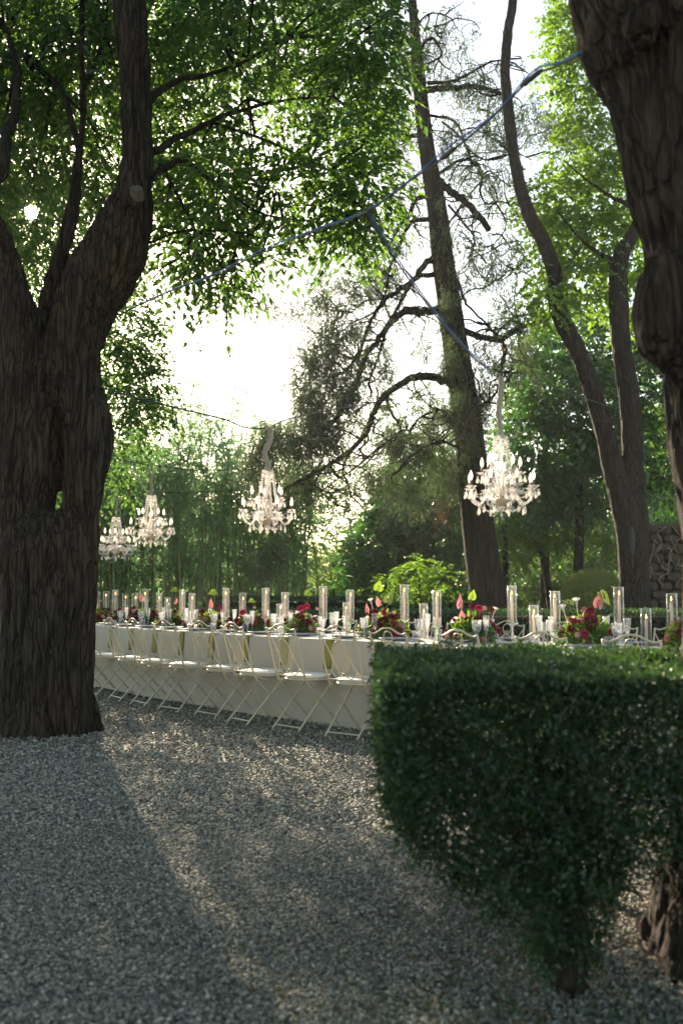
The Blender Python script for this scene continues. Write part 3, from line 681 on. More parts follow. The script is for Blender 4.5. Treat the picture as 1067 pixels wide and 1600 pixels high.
bl = mainp + np.array((0.006, 0, .011)); bl[3] += (0, 0, .012); bl[7] += (0, 0, .02); bl[9] += (0, 0, .015)
cable('blue_rope', bl, .0032, 'rope_blue', 'bright blue rope running along the long cable between the big trunks')
J = mainp[5]
D = CHTOP[0]
drop = [J + (D - J) * t + np.array((0, 0, -.35 * 4 * t * (1 - t) * .35)) for t in np.linspace(0, 1, 7)]
cable('black_cable', drop, .0055, 'cable_black', 'black cable descending from the long cable to the right chandelier')
cable('blue_rope', [q + np.array((.008, 0, .010)) for q in drop[:6]], .0045, 'rope_blue', 'blue rope beside the cable that descends to the right chandelier')
c3 = [P(150, 602, 8.6), P(215, 622, 9.2), P(300, 643, 10), P(350, 655, 10.5), P(385, 668, 11), CHTOP[1], P(450, 655, 12.2), P(520, 640, 14), P(600, 627, 16.5), P(705, 612, 18.6)]
cable('black_cable', c3, .009, 'cable_black', 'thin dark cable from the left trunk holding the middle chandelier')
cable('black_cable', [P(140, 712, 10.5), P(190, 719, 12.3), CHTOP[2], P(330, 735, 15.2), P(480, 725, 17), P(712, 690, 18.7)], .006, 'cable_black', 'thin wire in front of the bamboo holding the second chandelier')
cable('black_cable', [P(120, 755, 12), P(160, 762, 15), CHTOP[3], P(260, 770, 18), P(400, 765, 19)], .006, 'cable_black', 'thin wire holding the farthest chandelier beside the trunk')
cable('black_cable', [CHTOP[0], P(840, 598, 10.5), P(900, 618, 14), P(948, 634, 16.8)], .005, 'cable_black', 'thin wire from the right chandelier to the twin-stem tree')
cable('black_cable', [P(925, 655, 17.0), P(948, 659, 16.9), P(975, 654, 17.0)], .012, 'cable_black', 'short wire tied across the two stems of the twin-stem tree')
for k, (i, lab) in enumerate(((5, 'black connector box taped on the long cable at the branching'), (7, 'small black cable joint on the long cable before the conifer'), (9, 'knotted bundle on the long cable near the right trunk'))):
    q = mainp[i]; d = nrm(mainp[i + 1] - mainp[i - 1])
    o = obj('cable_joint', tube([q - d * .06, q - d * .04, q + d * .04, q + d * .06], (.005, .010, .010, .005), 8), 'dark_plastic'); tag(o, lab, 'cable joint')

# ------------------------------------------------------------------ old trees: fused stems
def remesh(VF, vox):
    me = make_mesh('tmp', VF, 'bark_old'); o = bpy.data.objects.new('tmp', me); C.objects.link(o)
    m = o.modifiers.new('r', 'REMESH'); m.mode = 'VOXEL'; m.voxel_size = vox; m.use_smooth_shade = True
    dg = bpy.context.evaluated_depsgraph_get(); e = o.evaluated_get(dg); n = e.to_mesh()
    n.calc_loop_triangles()
    V = np.empty(len(n.vertices) * 3, np.float32); n.vertices.foreach_get('co', V); V = V.reshape(-1, 3).astype(float)
    N = np.empty(len(n.vertices) * 3, np.float32); n.vertices.foreach_get('normal', N); N = N.reshape(-1, 3).astype(float)
    F = np.empty(len(n.loop_triangles) * 3, np.int32); n.loop_triangles.foreach_get('vertices', F); F = F.reshape(-1, 3)
    e.to_mesh_clear(); bpy.data.objects.remove(o); bpy.data.meshes.remove(me)
    return V, N, F
def lap(V, F, it=2, k=.5):
    e = np.concatenate([F[:, [0, 1]], F[:, [1, 2]], F[:, [2, 0]]]); e = np.concatenate([e, e[:, ::-1]])
    cnt = np.bincount(e[:, 0], minlength=len(V)).astype(float)[:, None]
    for _ in range(it):
        s = np.stack([np.bincount(e[:, 0], V[e[:, 1], c], minlength=len(V)) for c in range(3)], 1); V = V + k * (s / cnt - V)
    return V
def bark(V, N, amp, fr, st=.16, seed=0):
    h = np.empty(len(V))
    for i, (x, y, z) in enumerate(V):
        wv = .25 * noise.noise(Vector((x * 1.8, y * 1.8, z * 1.2 + seed)))
        a = 1 - abs(noise.noise(Vector((x * fr + wv * 4, y * fr + wv * 3, z * fr * st + seed)))) * 2.0
        b = noise.noise(Vector((x * fr * 2.3 + wv * 5, y * fr * 2.3, z * fr * .45 + seed)))
        c = noise.noise(Vector((x * 2.2, y * 2.2, z * 1.5 + seed * 3)))
        h[i] = -(max(a, 0) ** 1.5) * 1.7 + b * .55 + c * 1.2
    return V + N * (amp * h)[:, None]
def pts_px(lst, Y, dY=None):
    out = [P(a, b, Y + (0 if dY is None else dY[i])) for i, (a, b, r) in enumerate(lst)]; rad = [r / ppm(Y) for a, b, r in lst]
    return np.array(out), np.array(rad)
def stem_px(lst, Y, n=6, seg=18, dY=None):
    p, r = pts_px(lst, Y, dY); q = smooth_pts(p, n); rr = np.interp(np.linspace(0, 1, len(q)), np.linspace(0, 1, len(r)), r)
    return tube(q, rr, seg)
YL = 8.8
low = stem_px([(72, 1155, 80), (73, 1120, 76), (75, 1070, 73), (76, 1000, 72), (77, 920, 74), (80, 860, 76), (83, 835, 74), (85, 815, 64), (87, 800, 44)], YL, 8, 24)
ls_ = stem_px([(58, 870, 55), (44, 800, 46), (46, 745, 55), (48, 690, 56), (42, 640, 52), (34, 580, 48), (24, 520, 46), (6, 460, 44), (-14, 400, 44), (-50, 330, 42), (-100, 240, 38), (-150, 120, 36), (-180, -60, 32)], YL)
rs_ = stem_px([(108, 870, 48), (124, 800, 33), (133, 740, 34), (138, 690, 38), (135, 655, 39), (120, 610, 38), (112, 565, 44), (120, 520, 48), (138, 470, 52), (160, 430, 56), (182, 390, 51), (197, 340, 42), (208, 300, 33), (213, 250, 28.5), (212, 190, 27), (210, 120, 27), (205, 50, 27), (200, -20, 27), (194, -120, 25)], YL - .05)
mid = stem_px([(92, 535, 24), (75, 525, 24), (80, 560, 20)], YL + .2)
bk = stem_px([(100, 520, 26), (106, 470, 22), (120, 420, 17), (128, 400, 14), (132, 392, 10)], YL + .3)
bk2 = stem_px([(75, 540, 26), (80, 470, 20), (95, 400, 15), (112, 330, 12), (124, 250, 9.5), (130, 150, 8), (128, 60, 7), (138, -60, 6)], YL + .7)
stub = stem_px([(205, 325, 14), (212, 305, 14), (214, 296, 13)], YL - .3)
roots = []
for a in np.arange(0, 6.28, .7):
    b0 = P(74, 1139, YL); b0[2] = 0; d = np.array((math.cos(a), math.sin(a), 0)); roots.append(tube([b0 + d * .29 + (0, 0, .3), b0 + d * .38 + (0, 0, .1), b0 + d * (.47 + .03 * math.sin(a * 3)) + (0, 0, -.05)], (.12, .10, .05), 10))
V, N, F = remesh(cat([low, ls_, rs_, mid, bk, bk2, stub] + roots), .0125); V = lap(V, F, 4)
wz = np.exp(-((V[:, 2] - P(80, 815, YL)[2]) / .16) ** 2)[:, None]; V = V * (1 - wz) + lap(V, F, 40, .6) * wz
V = bark(V, N, .021, 12, .10)
ot = thing('old_tree', 'massive old forked tree with furrowed bark at the left picture edge', 'tree', P(74, 1139, YL) * (1, 1, 0))
oL = np.array(ot.location)
obj('trunk', (V - oL, F), 'bark_old', ot, True)
sc_ = P(214, 297, YL - .37); obj('cut_branch_face', tube([sc_ - oL + (-.01, .06, -.05), sc_ - oL + (.004, -.012, .014)], (.066, .052), 14), 'cut_face', ot)
YR = 3.4
rt_low = stem_px([(1085, -110, 212), (1092, 0, 205), (1130, 90, 192), (1148, 170, 192), (1165, 290, 180), (1182, 370, 176), (1192, 480, 172), (1205, 600, 162), (1213, 700, 162), (1232, 830, 165), (1240, 1000, 168), (1240, 1200, 172), (1235, 1330, 176), (1232, 1400, 182), (1228, 1476, 196), (1226, 1520, 205)], YR, seg=28)
up2 = stem_px([(1100, 60, 190), (1060, -120, 180), (1010, -330, 150)], YR)
bul = stem_px([(1060, 395, 34), (1050, 430, 58), (1046, 480, 64), (1050, 525, 60), (1070, 565, 42), (1095, 600, 30)], YR - .16, seg=20)
knob = ball(P(1002, 42, YR - .30), (.06, .08, .075), 16, 12)
rr_ = []
for a in np.arange(.3, 6.5, .8):
    b0 = P(1218, 1476, YR); b0[2] = 0; d = np.array((math.cos(a), math.sin(a), 0)); rr_.append(tube([b0 + d * .25 + (0, 0, .3), b0 + d * .34 + (0, 0, .08), b0 + d * .42 + (0, 0, -.05)], (.12, .09, .05), 10))
V, N, F = remesh(cat([rt_low, up2, bul, knob] + rr_), .0105); V = lap(V, F, 5)
V = bark(V, N, .0125, 17, .10, 5)
rtr = thing('old_tree', 'thick leaning trunk with swollen burl at the right picture edge', 'tree', P(1218, 1476, YR) * (1, 1, 0))
oR = np.array(rtr.location); obj('trunk', (V - oR, F), 'bark_old', rtr, True)

# ------------------------------------------------------------------ foliage machinery
def spray_leaves(base, dirs, length, nl, L, W, droop=.35, T=KITE, jit=.25):
    """pinnate sprays: nl leaves along each little twig"""
    n = len(base); tt = (np.arange(nl) + .6) / nl; dirs = nrm(dirs); side = nrm(np.cross(dirs, np.array((0, 0, 1.0)) + .3 * rvec(n)))
    ln = np.broadcast_to(length, (n,)) * rng.uniform(.7, 1.25, n)
    p = base[:, None] + dirs[:, None] * (tt[None, :, None] * ln[:, None, None]); p[..., 2] -= droop * (tt[None] ** 2) * ln[:, None]
    sg = np.where(np.arange(nl) % 2 == 0, 1.0, -1.0)[None, :, None]
    d = dirs[:, None] * .65 + side[:, None] * sg * .9 + rng.normal(0, jit, (n, nl, 3)); d[..., 2] -= droop
    up = np.array((0, 0, 1.0)) + rng.normal(0, .45, (n, nl, 3))
    sz = rng.uniform(.7, 1.25, n * nl)
    return leaves(p.reshape(-1, 3), d.reshape(-1, 3), up.reshape(-1, 3), L * sz, W * sz, T)
def in_ellipsoid(n, c, r, shell=.45):
    d = rvec(n); q = rng.uniform(shell, 1, n) ** .6; return np.asarray(c) + d * q[:, None] * np.asarray(r), d
def crown_px(blist, dens=1.0, spray=.28, nl=9, L=.06, W=.028, droop=.4, T=KITE, shell=.25, out=.8):
    """blist: (px, py, Y, rx_px, ry_px, depth_radius, count)"""
    parts = []
    for (px, py, Y, rx, ry, rd, n) in blist:
        c = P(px, py, Y); k = ppm(Y); n = max(3, int(n * dens))
        pos, d = in_ellipsoid(n, c, (rx / k, rd, ry / k), shell)
        dd = d * out + rvec(n) * .7; dd[:, 2] -= .15
        parts.append(spray_leaves(pos, dd, spray, nl, L, W, droop, T))
    V, F = cat(parts); nv, nf = len(T[0]), len(T[1]); m = V.reshape(-1, nv, 3).mean(1); sx_, sy_ = proj(m.T)     # a small gap where the low sun shines through
    kk = (sx_ - 47) ** 2 + (sy_ - 330) ** 2 > rng.uniform(7, 19, len(sx_)) ** 2; V = V.reshape(-1, nv, 3)[kk]; return (V.reshape(-1, 3), (T[1][None] + (np.arange(len(V)) * nv)[:, None, None]).reshape(-1, 3))
def crown_w(blist, spray=.5, nl=9, L=.12, W=.06, droop=.3, shell=.3):
    parts = []
    for (x, y, z, rx, ry, rz, n) in blist:
        pos, d = in_ellipsoid(n, (x, y, z), (rx, ry, rz), shell); parts.append(spray_leaves(pos, d + rvec(n) * .7, spray, nl, L, W, droop))
    return cat(parts)
def branches_px(lst, seg=7):
    """each: list of (px,py,Y,rpx)"""
    out = []
    for b in lst:
        p = np.array([P(a, c, Y) for a, c, Y, r in b]); r = np.array([rr / ppm(Y) for a, c, Y, rr in b]); q = smooth_pts(p, 5)
        jit = rng.normal(0, 1, q.shape) * (np.interp(np.linspace(0, 1, len(q)), np.linspace(0, 1, len(r)), r) * .25)[:, None]; jit[0] = 0
        out.append((q + jit, np.interp(np.linspace(0, 1, len(q)), np.linspace(0, 1, len(r)), r)))
    return out
def add_branches(lst, parent, mat, name='branch', seg=7):
    o = np.array(parent.location)
    for q, r in branches_px(lst): obj(name, tube(q - o, r, seg), mat, parent, True)

# left old tree: crown over the picture's upper left and overhead
bl1 = []
for _ in range(78):     # upper-left mass
    px = rng.uniform(-160, 600); py = rng.uniform(-140, 290 if px < 420 else 215)
    if px > 180 and py > 300 and rng.random() < .6: continue
    if abs(px - 47) < 70 and abs(py - 330) < 95: continue
    Y = rng.uniform(9.5 if px < 330 else 8.6, 13); bl1.append((px, py, Y, rng.uniform(55, 95), rng.uniform(35, 65), .6, 48))
bl1 = [b_ if b_[0] < 330 else (*b_[:6], b_[6] * .55) for b_ in bl1]
bl1 += [(575, 40, 9, 55, 60, .5, 42), (560, 150, 9.4, 60, 60, .5, 46), (540, 240, 9, 70, 50, .5, 52), (570, 300, 9, 42, 50, .4, 46), (545, 345, 9, 32, 40, .3, 30), (470, 300, 9.3, 60, 40, .5, 40), (420, 350, 9, 45, 28, .4, 18),
        (330, 300, 9, 60, 45, .5, 46), (330, 380, 9, 42, 42, .4, 24), (345, 440, 9, 26, 30, .3, 12), (290, 405, 9.3, 32, 34, .4, 16), (380, 415, 9.2, 36, 18, .4, 7), (260, 370, 10, 40, 55, .5, 30), (430, 390, 9, 22, 14, .3, 5)]
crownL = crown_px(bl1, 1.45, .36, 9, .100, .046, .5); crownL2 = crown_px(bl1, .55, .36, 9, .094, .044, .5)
def sprig(VF, o): return VF[0] - o, VF[1]
overL = crown_w([(rng.uniform(-7, 2), rng.uniform(-7, 7), rng.uniform(6.2, 9.5), 1.6, 1.6, .8, 120) for _ in range(24)], .55, 9, .13, .07)
obj('crown', sprig(cat([crownL, overL]), oL), 'leaf_shade', ot); obj('lit_tone_leaves', sprig(crownL2, oL), 'leaf_bright', ot)  # brighter leaf copies mixed through the crown; sunlit look put into their colour
add_branches([[(205, 260, 8.8, 9), (260, 225, 8.9, 6), (330, 190, 9.2, 4), (420, 160, 9.6, 2.5), (520, 150, 10, 1.5)], [(212, 180, 8.8, 8), (270, 130, 9, 5), (350, 110, 9.4, 3), (450, 60, 9.8, 2)],
              [(215, 300, 8.8, 7), (275, 250, 8.8, 5), (330, 280, 8.9, 3), (400, 330, 9, 2), (470, 345, 9, 1.3)], [(125, 240, 9.5, 6), (95, 140, 9.7, 4), (40, 90, 10, 2.5)], [(130, 140, 9.5, 5), (160, 70, 9.7, 3), (170, -10, 9.8, 2)],
              [(-30, 360, 8.8, 14), (10, 230, 9.2, 9), (30, 130, 9.5, 6), (10, 40, 9.8, 4)], [(230, 380, 8.8, 2.4), (300, 360, 8.9, 1.8), (360, 395, 9, 1.3), (366, 455, 9, .9), (352, 522, 9, .6)], [(250, 255, 8.9, 4), (290, 330, 9, 2.5), (330, 410, 9, 1.4), (345, 480, 9, .8)],
              [(330, 190, 9.2, 3), (440, 230, 9.2, 2), (530, 280, 9, 1.4), (565, 360, 9, .9)]], ot, 'bark_smooth')
skel = np.concatenate([np.array([v.co for v in o.data.vertices])[::9] for o in ot.children if o.name.startswith('branch')]) + oL
for (px, py, Y, rx, ry, rd, n_) in bl1:
    c_ = P(px, py, Y); d_ = np.linalg.norm((skel - c_), axis=1) + 2.0 * np.maximum(0, skel[:, 2] - c_[2] - .5); a_ = skel[int(np.argmin(d_))]
    if np.linalg.norm(a_ - c_) > 3: continue
    e_ = c_ + rng.normal(0, .15, 3); m1 = a_ + (e_ - a_) * .4 + rng.normal(0, .12, 3) + (0, 0, .1); q_ = smooth_pts([a_, m1, e_, e_ + nrm(e_ - a_) * .35 + (0, 0, -.12)], 4)
    obj('branch', tube(q_ - oL, np.linspace(.016, .004, len(q_)), 5), 'bark_smooth', ot, True)
    for _ in range(3):
        s_ = q_[int(rng.integers(4, len(q_)))]; f_ = s_ + rvec(1)[0] * np.array((.45, .4, .3)); obj('twig', tube(smooth_pts([s_, (s_ + f_) / 2 + rng.normal(0, .05, 3), f_], 3) - oL, .0035, 4), 'bark_smooth', ot)

# tree behind the left trunk (gives the hanging greenery right of it)
bt = thing('background_tree', 'leafy tree behind the left trunk with branches hanging towards the bamboo', 'tree', P(60, 927, 15) * (1, 1, 0))
bt_b = [(200, 500, 13.5, 45, 45, .7, 60), (180, 580, 13.5, 40, 45, .7, 55), (215, 600, 13.2, 45, 40, .6, 45), (235, 640, 13, 35, 25, .5, 25), (190, 680, 13.5, 35, 40, .6, 36), (170, 730, 14, 30, 40, .6, 30), (250, 590, 13, 22, 25, .4, 14), (210, 530, 13.5, 40, 40, .6, 30),
        (60, 560, 15, 130, 120, 1.0, 150), (40, 760, 15, 120, 90, .9, 120), (-100, 420, 15, 120, 140, 1.2, 150), (-60, 700, 15, 120, 120, 1.0, 140), (150, 420, 15, 60, 70, .8, 60), (40, 430, 15.5, 70, 40, .8, 30), (110, 250, 15, 70, 70, .8, 60), (-20, 300, 15, 45, 60, .8, 60), (20, 240, 15, 60, 40, .8, 50), (100, 330, 14.5, 28, 40, .6, 30), (10, 400, 15, 40, 30, .8, 40), (70, 395, 15, 40, 22, .6, 26), (-60, 200, 15, 80, 80, .9, 80), (12, 300, 15, 14, 22, .5, 12), (40, 285, 14, 34, 18, .5, 26), (85, 310, 14, 20, 26, .5, 22), (15, 330, 14, 22, 30, .5, 28), (45, 365, 13.6, 36, 20, .5, 30), (75, 345, 14, 24, 24, .5, 26), (20, 270, 12, 40, 30, .5, 30), (60, 400, 13, 36, 24, .5, 30), (100, 280, 13, 30, 40, .5, 30), (150, 300, 12, 26, 40, .5, 26), (-5, 370, 12.5, 24, 26, .5, 20)]
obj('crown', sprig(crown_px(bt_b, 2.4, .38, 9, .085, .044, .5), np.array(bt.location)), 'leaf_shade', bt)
add_branches([[(60, 1040, 15, 16), (55, 900, 15, 14), (60, 700, 15, 12), (70, 500, 15, 9), (100, 360, 15, 6)], [(60, 650, 15, 6), (130, 600, 14.2, 4), (190, 610, 13.5, 2), (240, 640, 13.1, 1.2)], [(65, 560, 15, 5), (140, 480, 14, 3), (200, 490, 13.5, 1.5)]], bt, 'bark_smooth', 'trunk')

# right old tree: canopy overhead, out of the picture above
overR = crown_w([(rng.uniform(0, 8), rng.uniform(-7, 5), rng.uniform(5.6, 9), 1.6, 1.6, .8, 120) for _ in range(24)], .55, 9, .13, .07)
obj('crown', sprig(overR, oR), 'leaf_shade', rtr)

# ------------------------------------------------------------------ conifer
YC = 19.5
ct = thing('conifer_tree', 'tall leaning conifer with bare twisted limbs and drooping grey-green sprays', 'tree', P(768, 1020, YC) * (1, 1, 0))
oC = np.array(ct.location)
tr = [(770, 1030, 34), (765, 945, 30), (754, 880, 27), (744, 800, 25), (737, 720, 24), (727, 640, 22), (714, 560, 21), (701, 470, 19), (691, 400, 18), (683, 330, 16), (676, 290, 15), (666, 230, 13), (659, 170, 12), (653, 110, 10), (648, 50, 8), (644, 0, 7), (640, -90, 4)]
V, F = stem_px(tr, YC, 8, 16)
c0 = V.copy(); nn = nrm(V - np.array([0, 0, 0])) ; ang = np.arange(len(V)) % 16
V = V + (np.array([noise.noise(Vector((x * 3, y * 3, z * .5))) for x, y, z in V]) * .05)[:, None] * nrm(np.stack([np.cos(ang * .39), np.sin(ang * .39), 0 * ang], 1))
obj('trunk', (V - oC, F), 'bark_conifer', ct, True)
def lim(pts, r0, r1, dY=0.0):
    n = len(pts); return [(a, b, YC + dY * i / (n - 1), r0 + (r1 - r0) * (i / (n - 1)) ** .7) for i, (a, b) in enumerate(pts)]
LIMBS = [lim([(715, 602), (690, 592), (660, 588), (640, 592), (615, 607), (592, 628), (582, 650), (572, 675), (548, 705), (520, 722), (490, 740), (455, 758), (430, 775)], 8, 2.2, -2.5),
         lim([(690, 482), (660, 486), (637, 485), (612, 502), (590, 533), (573, 553), (552, 609), (522, 657), (497, 674), (470, 690)], 7, 3, -2),
         lim([(685, 402), (663, 412), (649, 435), (626, 452), (604, 466), (590, 483), (573, 514), (564, 545), (545, 575), (520, 590)], 6, 2, -1.5),
         lim([(690, 428), (654, 432), (637, 452), (620, 483), (604, 514), (590, 560), (575, 600)], 5, 1.6, -1),
         lim([(680, 308), (651, 311), (640, 336), (625, 350), (610, 380), (590, 400)], 5, 1.5, 1),
         lim([(680, 345), (646, 345), (632, 365), (620, 393), (609, 418), (604, 446), (598, 480)], 4.5, 1.5, -1),
         lim([(600, 612), (612, 646), (626, 671), (604, 691), (581, 708), (556, 730), (530, 747), (500, 770)], 3.2, 1, -1),
         lim([(581, 708), (604, 690), (640, 685), (680, 668)], 2, .8, .5), lim([(560, 690), (575, 660), (585, 640), (590, 610), (575, 590)], 2, 1), lim([(560, 700), (575, 715), (600, 700), (608, 670)], 2, .8),
         lim([(548, 705), (535, 735), (545, 760), (520, 785)], 2.4, .8, -.5), lim([(573, 553), (545, 560), (520, 545), (495, 560), (470, 545)], 2.2, .7, -.6),
         lim([(612, 502), (600, 470), (605, 440), (590, 410)], 2.2, .7), lim([(604, 466), (570, 470), (545, 490), (520, 480)], 2, .7, -.5),
         lim([(679, 280), (700, 295), (719, 310), (745, 335), (764, 357)], 7, 5, -1),
         lim([(684, 272), (719, 250), (745, 256), (752, 280), (750, 300), (760, 318), (790, 316), (815, 345)], 3, 1, -1),
         lim([(668, 140), (700, 138), (734, 135), (760, 140), (784, 148)], 6, 3, -1), lim([(668, 130), (700, 128), (724, 120), (749, 105), (774, 95), (800, 98), (825, 115)], 3.4, 1, -1.4),
         lim([(660, 110), (630, 95), (622, 60), (640, 40), (650, 20)], 3, 1, 1), lim([(655, 75), (675, 60), (690, 85), (668, 100)], 3, 1.4, -.5), lim([(650, 40), (670, 22), (696, 26), (690, 60)], 2, .7), lim([(666, 180), (710, 190), (730, 230), (760, 250), (790, 240)], 2.6, .8, -1),
         lim([(672, 215), (640, 212), (610, 216), (590, 225)], 5, 2, 1), lim([(700, 415), (715, 440), (729, 475), (759, 505), (775, 525)], 3, 1.5, -1), lim([(712, 510), (734, 522), (779, 530), (804, 515), (826, 508), (848, 492)], 6, 3.6, -1.2), lim([(770, 528), (800, 498), (826, 492), (846, 490)], 2.6, 2, -.8),
         lim([(779, 530), (790, 545), (784, 570), (783, 600)], 3, 1.5, -1), lim([(690, 190), (720, 215), (735, 260), (715, 300), (728, 330)], 2.2, .8), lim([(745, 170), (770, 180), (790, 225), (830, 250)], 2, .7, -.6), lim([(700, 320), (740, 370), (735, 400), (760, 440), (790, 430)], 2.2, .7, -.8), lim([(764, 300), (790, 350), (770, 390), (800, 420), (830, 400)], 1.6, .6, -.8),
         lim([(735, 690), (705, 660), (690, 640), (660, 650), (640, 670)], 3, 1, -1), lim([(740, 640), (770, 620), (785, 590), (800, 575)], 3, 1, -1), lim([(720, 700), (690, 690), (660, 700), (625, 730)], 2.6, .8, -1.5)]
add_branches(LIMBS, ct, 'bark_conifer', 'limb', 8)
# tangle of bare twigs growing from the limbs
twp, twt = [], []
for q, r in branches_px(LIMBS):
    ln_ = np.linalg.norm(np.diff(q, axis=0), axis=1).sum()
    for _ in range(int(4 + ln_ * 3.6)):
        i0 = int(rng.integers(len(q) // 5, len(q))); p = q[i0].copy(); d = nrm(np.array((rng.normal(), rng.normal() * .6, rng.normal() * .6 - .1))); st = rng.uniform(.10, .24); pts = [p.copy()]
        for _k in range(int(rng.integers(4, 8))):
            d = nrm(d + rng.normal(0, .42, 3) + np.array((0, 0, -.05))); p = p + d * st; pts.append(p.copy())
        pts = smooth_pts(pts, 3); r0 = rng.uniform(.011, .026); twp.append(tube(pts, np.linspace(r0, .004, len(pts)), 4, False)); twt += [pts[-1], pts[len(pts) * 2 // 3], pts[len(pts) // 2]]
obj('twigs', sprig(cat(twp), oC), 'bark_conifer', ct, True)
# fine hanging sprays
def droops(blist, mat_len=.22, w=.016):
    parts = []
    for (px, py, dY, rx, ry, n) in blist:
        Y = YC + dY; k = ppm(Y); n = int(n * 1.7); pos, _ = in_ellipsoid(n, P(px, py, Y), (rx / k, .7, ry / k), 0.0)
        m = 10; t = np.arange(m) / m; dr = nrm(np.stack([rng.normal(0, .45, n), rng.normal(0, .45, n), np.full(n, -1.0)], 1)); ln = rng.uniform(.25, .6, n)
        p = pos[:, None] + dr[:, None] * (t[None, :, None] * ln[:, None, None]) + rng.normal(0, .025, (n, m, 3))
        d = dr[:, None] + rng.normal(0, .75, (n, m, 3)); d[..., 2] -= .15
        parts.append(leaves(p.reshape(-1, 3), d.reshape(-1, 3), rvec(n * m), rng.uniform(.6, 1.3, n * m) * mat_len * .62, w * .8, KITE))
    return cat(parts)
cf = [(500, 460, -1, 40, 60, 70), (530, 520, -1.5, 50, 60, 120), (490, 560, -1.5, 45, 60, 120), (550, 440, -.5, 50, 40, 50), (540, 600, -1.5, 50, 40, 100), (500, 640, -1.6, 55, 45, 150), (470, 680, -2, 50, 35, 110), (430, 670, -2.4, 45, 30, 70), (480, 610, -1.8, 40, 40, 70), (520, 680, -1.8, 40, 40, 60), (590, 560, -1, 40, 40, 40), (600, 420, -.5, 40, 50, 50), (450, 465, -1, 30, 25, 18), (420, 470, -1, 20, 12, 6),
      (400, 710, -2.4, 40, 40, 60), (430, 760, -2.2, 50, 50, 80), (480, 740, -2, 40, 40, 70), (430, 850, -2, 25, 45, 50), (395, 870, -2, 20, 25, 20),
      (705, 560, -.6, 18, 40, 60), (722, 620, -.7, 22, 40, 70), (735, 680, -.5, 30, 50, 90), (750, 620, 0, 30, 50, 70), (700, 470, -.5, 16, 40, 34), (690, 640, 0, 50, 30, 70), (660, 700, 0, 50, 35, 80), (620, 680, -.3, 40, 30, 40), (640, 760, 0, 45, 35, 70), (700, 740, .3, 40, 40, 80), (590, 740, -.5, 45, 30, 60),
      (680, 60, 0, 60, 60, 55), (640, 100, .5, 45, 60, 60), (620, 200, .8, 35, 70, 70), (730, 130, -.6, 50, 30, 45), (700, 210, -.4, 40, 50, 40), (760, 190, -.8, 45, 45, 40), (800, 200, -1, 30, 60, 34), (830, 170, -1, 25, 30, 20), (740, 260, -.5, 40, 40, 26), (780, 280, -.8, 30, 50, 18), (640, 290, .5, 30, 60, 40), (900, 195, 0, 60, 30, 60), (860, 190, 0, 40, 30, 40), (960, 200, 0, 30, 30, 22),
      (740, 420, -.5, 40, 50, 30), (780, 400, -.8, 35, 50, 24), (790, 480, -.8, 40, 30, 45), (770, 560, -.3, 40, 30, 50), (820, 540, .3, 30, 40, 50), (610, 340, .5, 30, 50, 40), (660, 540, -.3, 30, 30, 14), (800, 360, -.8, 30, 40, 18), (570, 380, .8, 40, 40, 30)]
def droop_at(base, m=9, L=.13, w=.013):
    base = np.array(base); base = base[rng.random(len(base)) < .75]; n = len(base) * 2; base = np.repeat(base, 2, 0) + rng.normal(0, .06, (n, 3)); t = np.arange(m) / m
    dr = nrm(np.stack([rng.normal(0, .4, n), rng.normal(0, .4, n), np.full(n, -1.0)], 1)); ln = rng.uniform(.15, .5, n)
    p = base[:, None] + dr[:, None] * (t[None, :, None] * ln[:, None, None]) + rng.normal(0, .025, (n, m, 3)); d = dr[:, None] + rng.normal(0, .7, (n, m, 3))
    return leaves(p.reshape(-1, 3), d.reshape(-1, 3), rvec(n * m), rng.uniform(.6, 1.3, n * m) * L, w)
obj('crown', sprig(cat([droops(cf), droop_at(twt)]), oC), 'leaf_conifer', ct)
obj('dry_sprays', sprig(droops([(690, 790, 0, 12, 35, 10), (415, 700, -2.4, 14, 14, 10), (735, 650, -.8, 20, 40, 14)]), oC), 'leaf_dry', ct)

# ------------------------------------------------------------------ twin-stem tree and its crown
YT = 17.2
tt_ = thing('twin_stem_tree', 'dark tree forking low into two smooth stems behind the table', 'tree', P(988, 1035, YT) * (1, 1, 0)); oT = np.array(tt_.location)
s1 = stem_px([(990, 1045, 30), (989, 960, 24), (988, 900, 22), (986, 850, 23), (975, 800, 20), (958, 740, 17), (945, 680, 16), (925, 610, 15), (903, 550, 15), (880, 505, 15), (868, 470, 14), (866, 430, 13), (850, 380, 13), (828, 340, 12), (812, 290, 11), (800, 230, 10), (794, 170, 10), (789, 110, 9), (793, 50, 9), (801, 0, 8), (805, -90, 6)], YT, 6, 14)
s2 = stem_px([(994, 1045, 30), (993, 960, 24), (992, 900, 22), (990, 850, 24), (991, 800, 21), (988, 740, 18), (986, 660, 17), (978, 590, 17), (968, 520, 16), (966, 460, 16), (966, 420, 15), (972, 395, 14), (988, 365, 11), (1005, 330, 10), (1030, 280, 9), (1045, 200, 7)], YT + .1, 6, 14)
V, N, F = remesh(cat([s1, s2]), .035); V = lap(V, F, 2); V = bark(V, N, .008, 14, .15, 9); obj('trunk', (V - oT, F), 'bark_smooth', tt_, True)
hp = P(987, 845, YT - .20); obj('painted_hollow', ball(hp - oT, (.06, .06, .30), 10, 8), 'iron', tt_, True)  # solid dark lump; its colour stands for the shade inside a cavity
add_branches([[(960, 410, YT, 6), (935, 395, YT, 3.5), (905, 372, YT - .3, 2), (870, 330, YT - .5, 1)], [(1005, 330, YT, 5), (960, 310, YT, 3), (915, 280, YT, 1.6), (880, 250, YT, 1)], [(800, 240, YT, 3), (780, 225, YT, 1.5)]], tt_, 'bark_smooth')
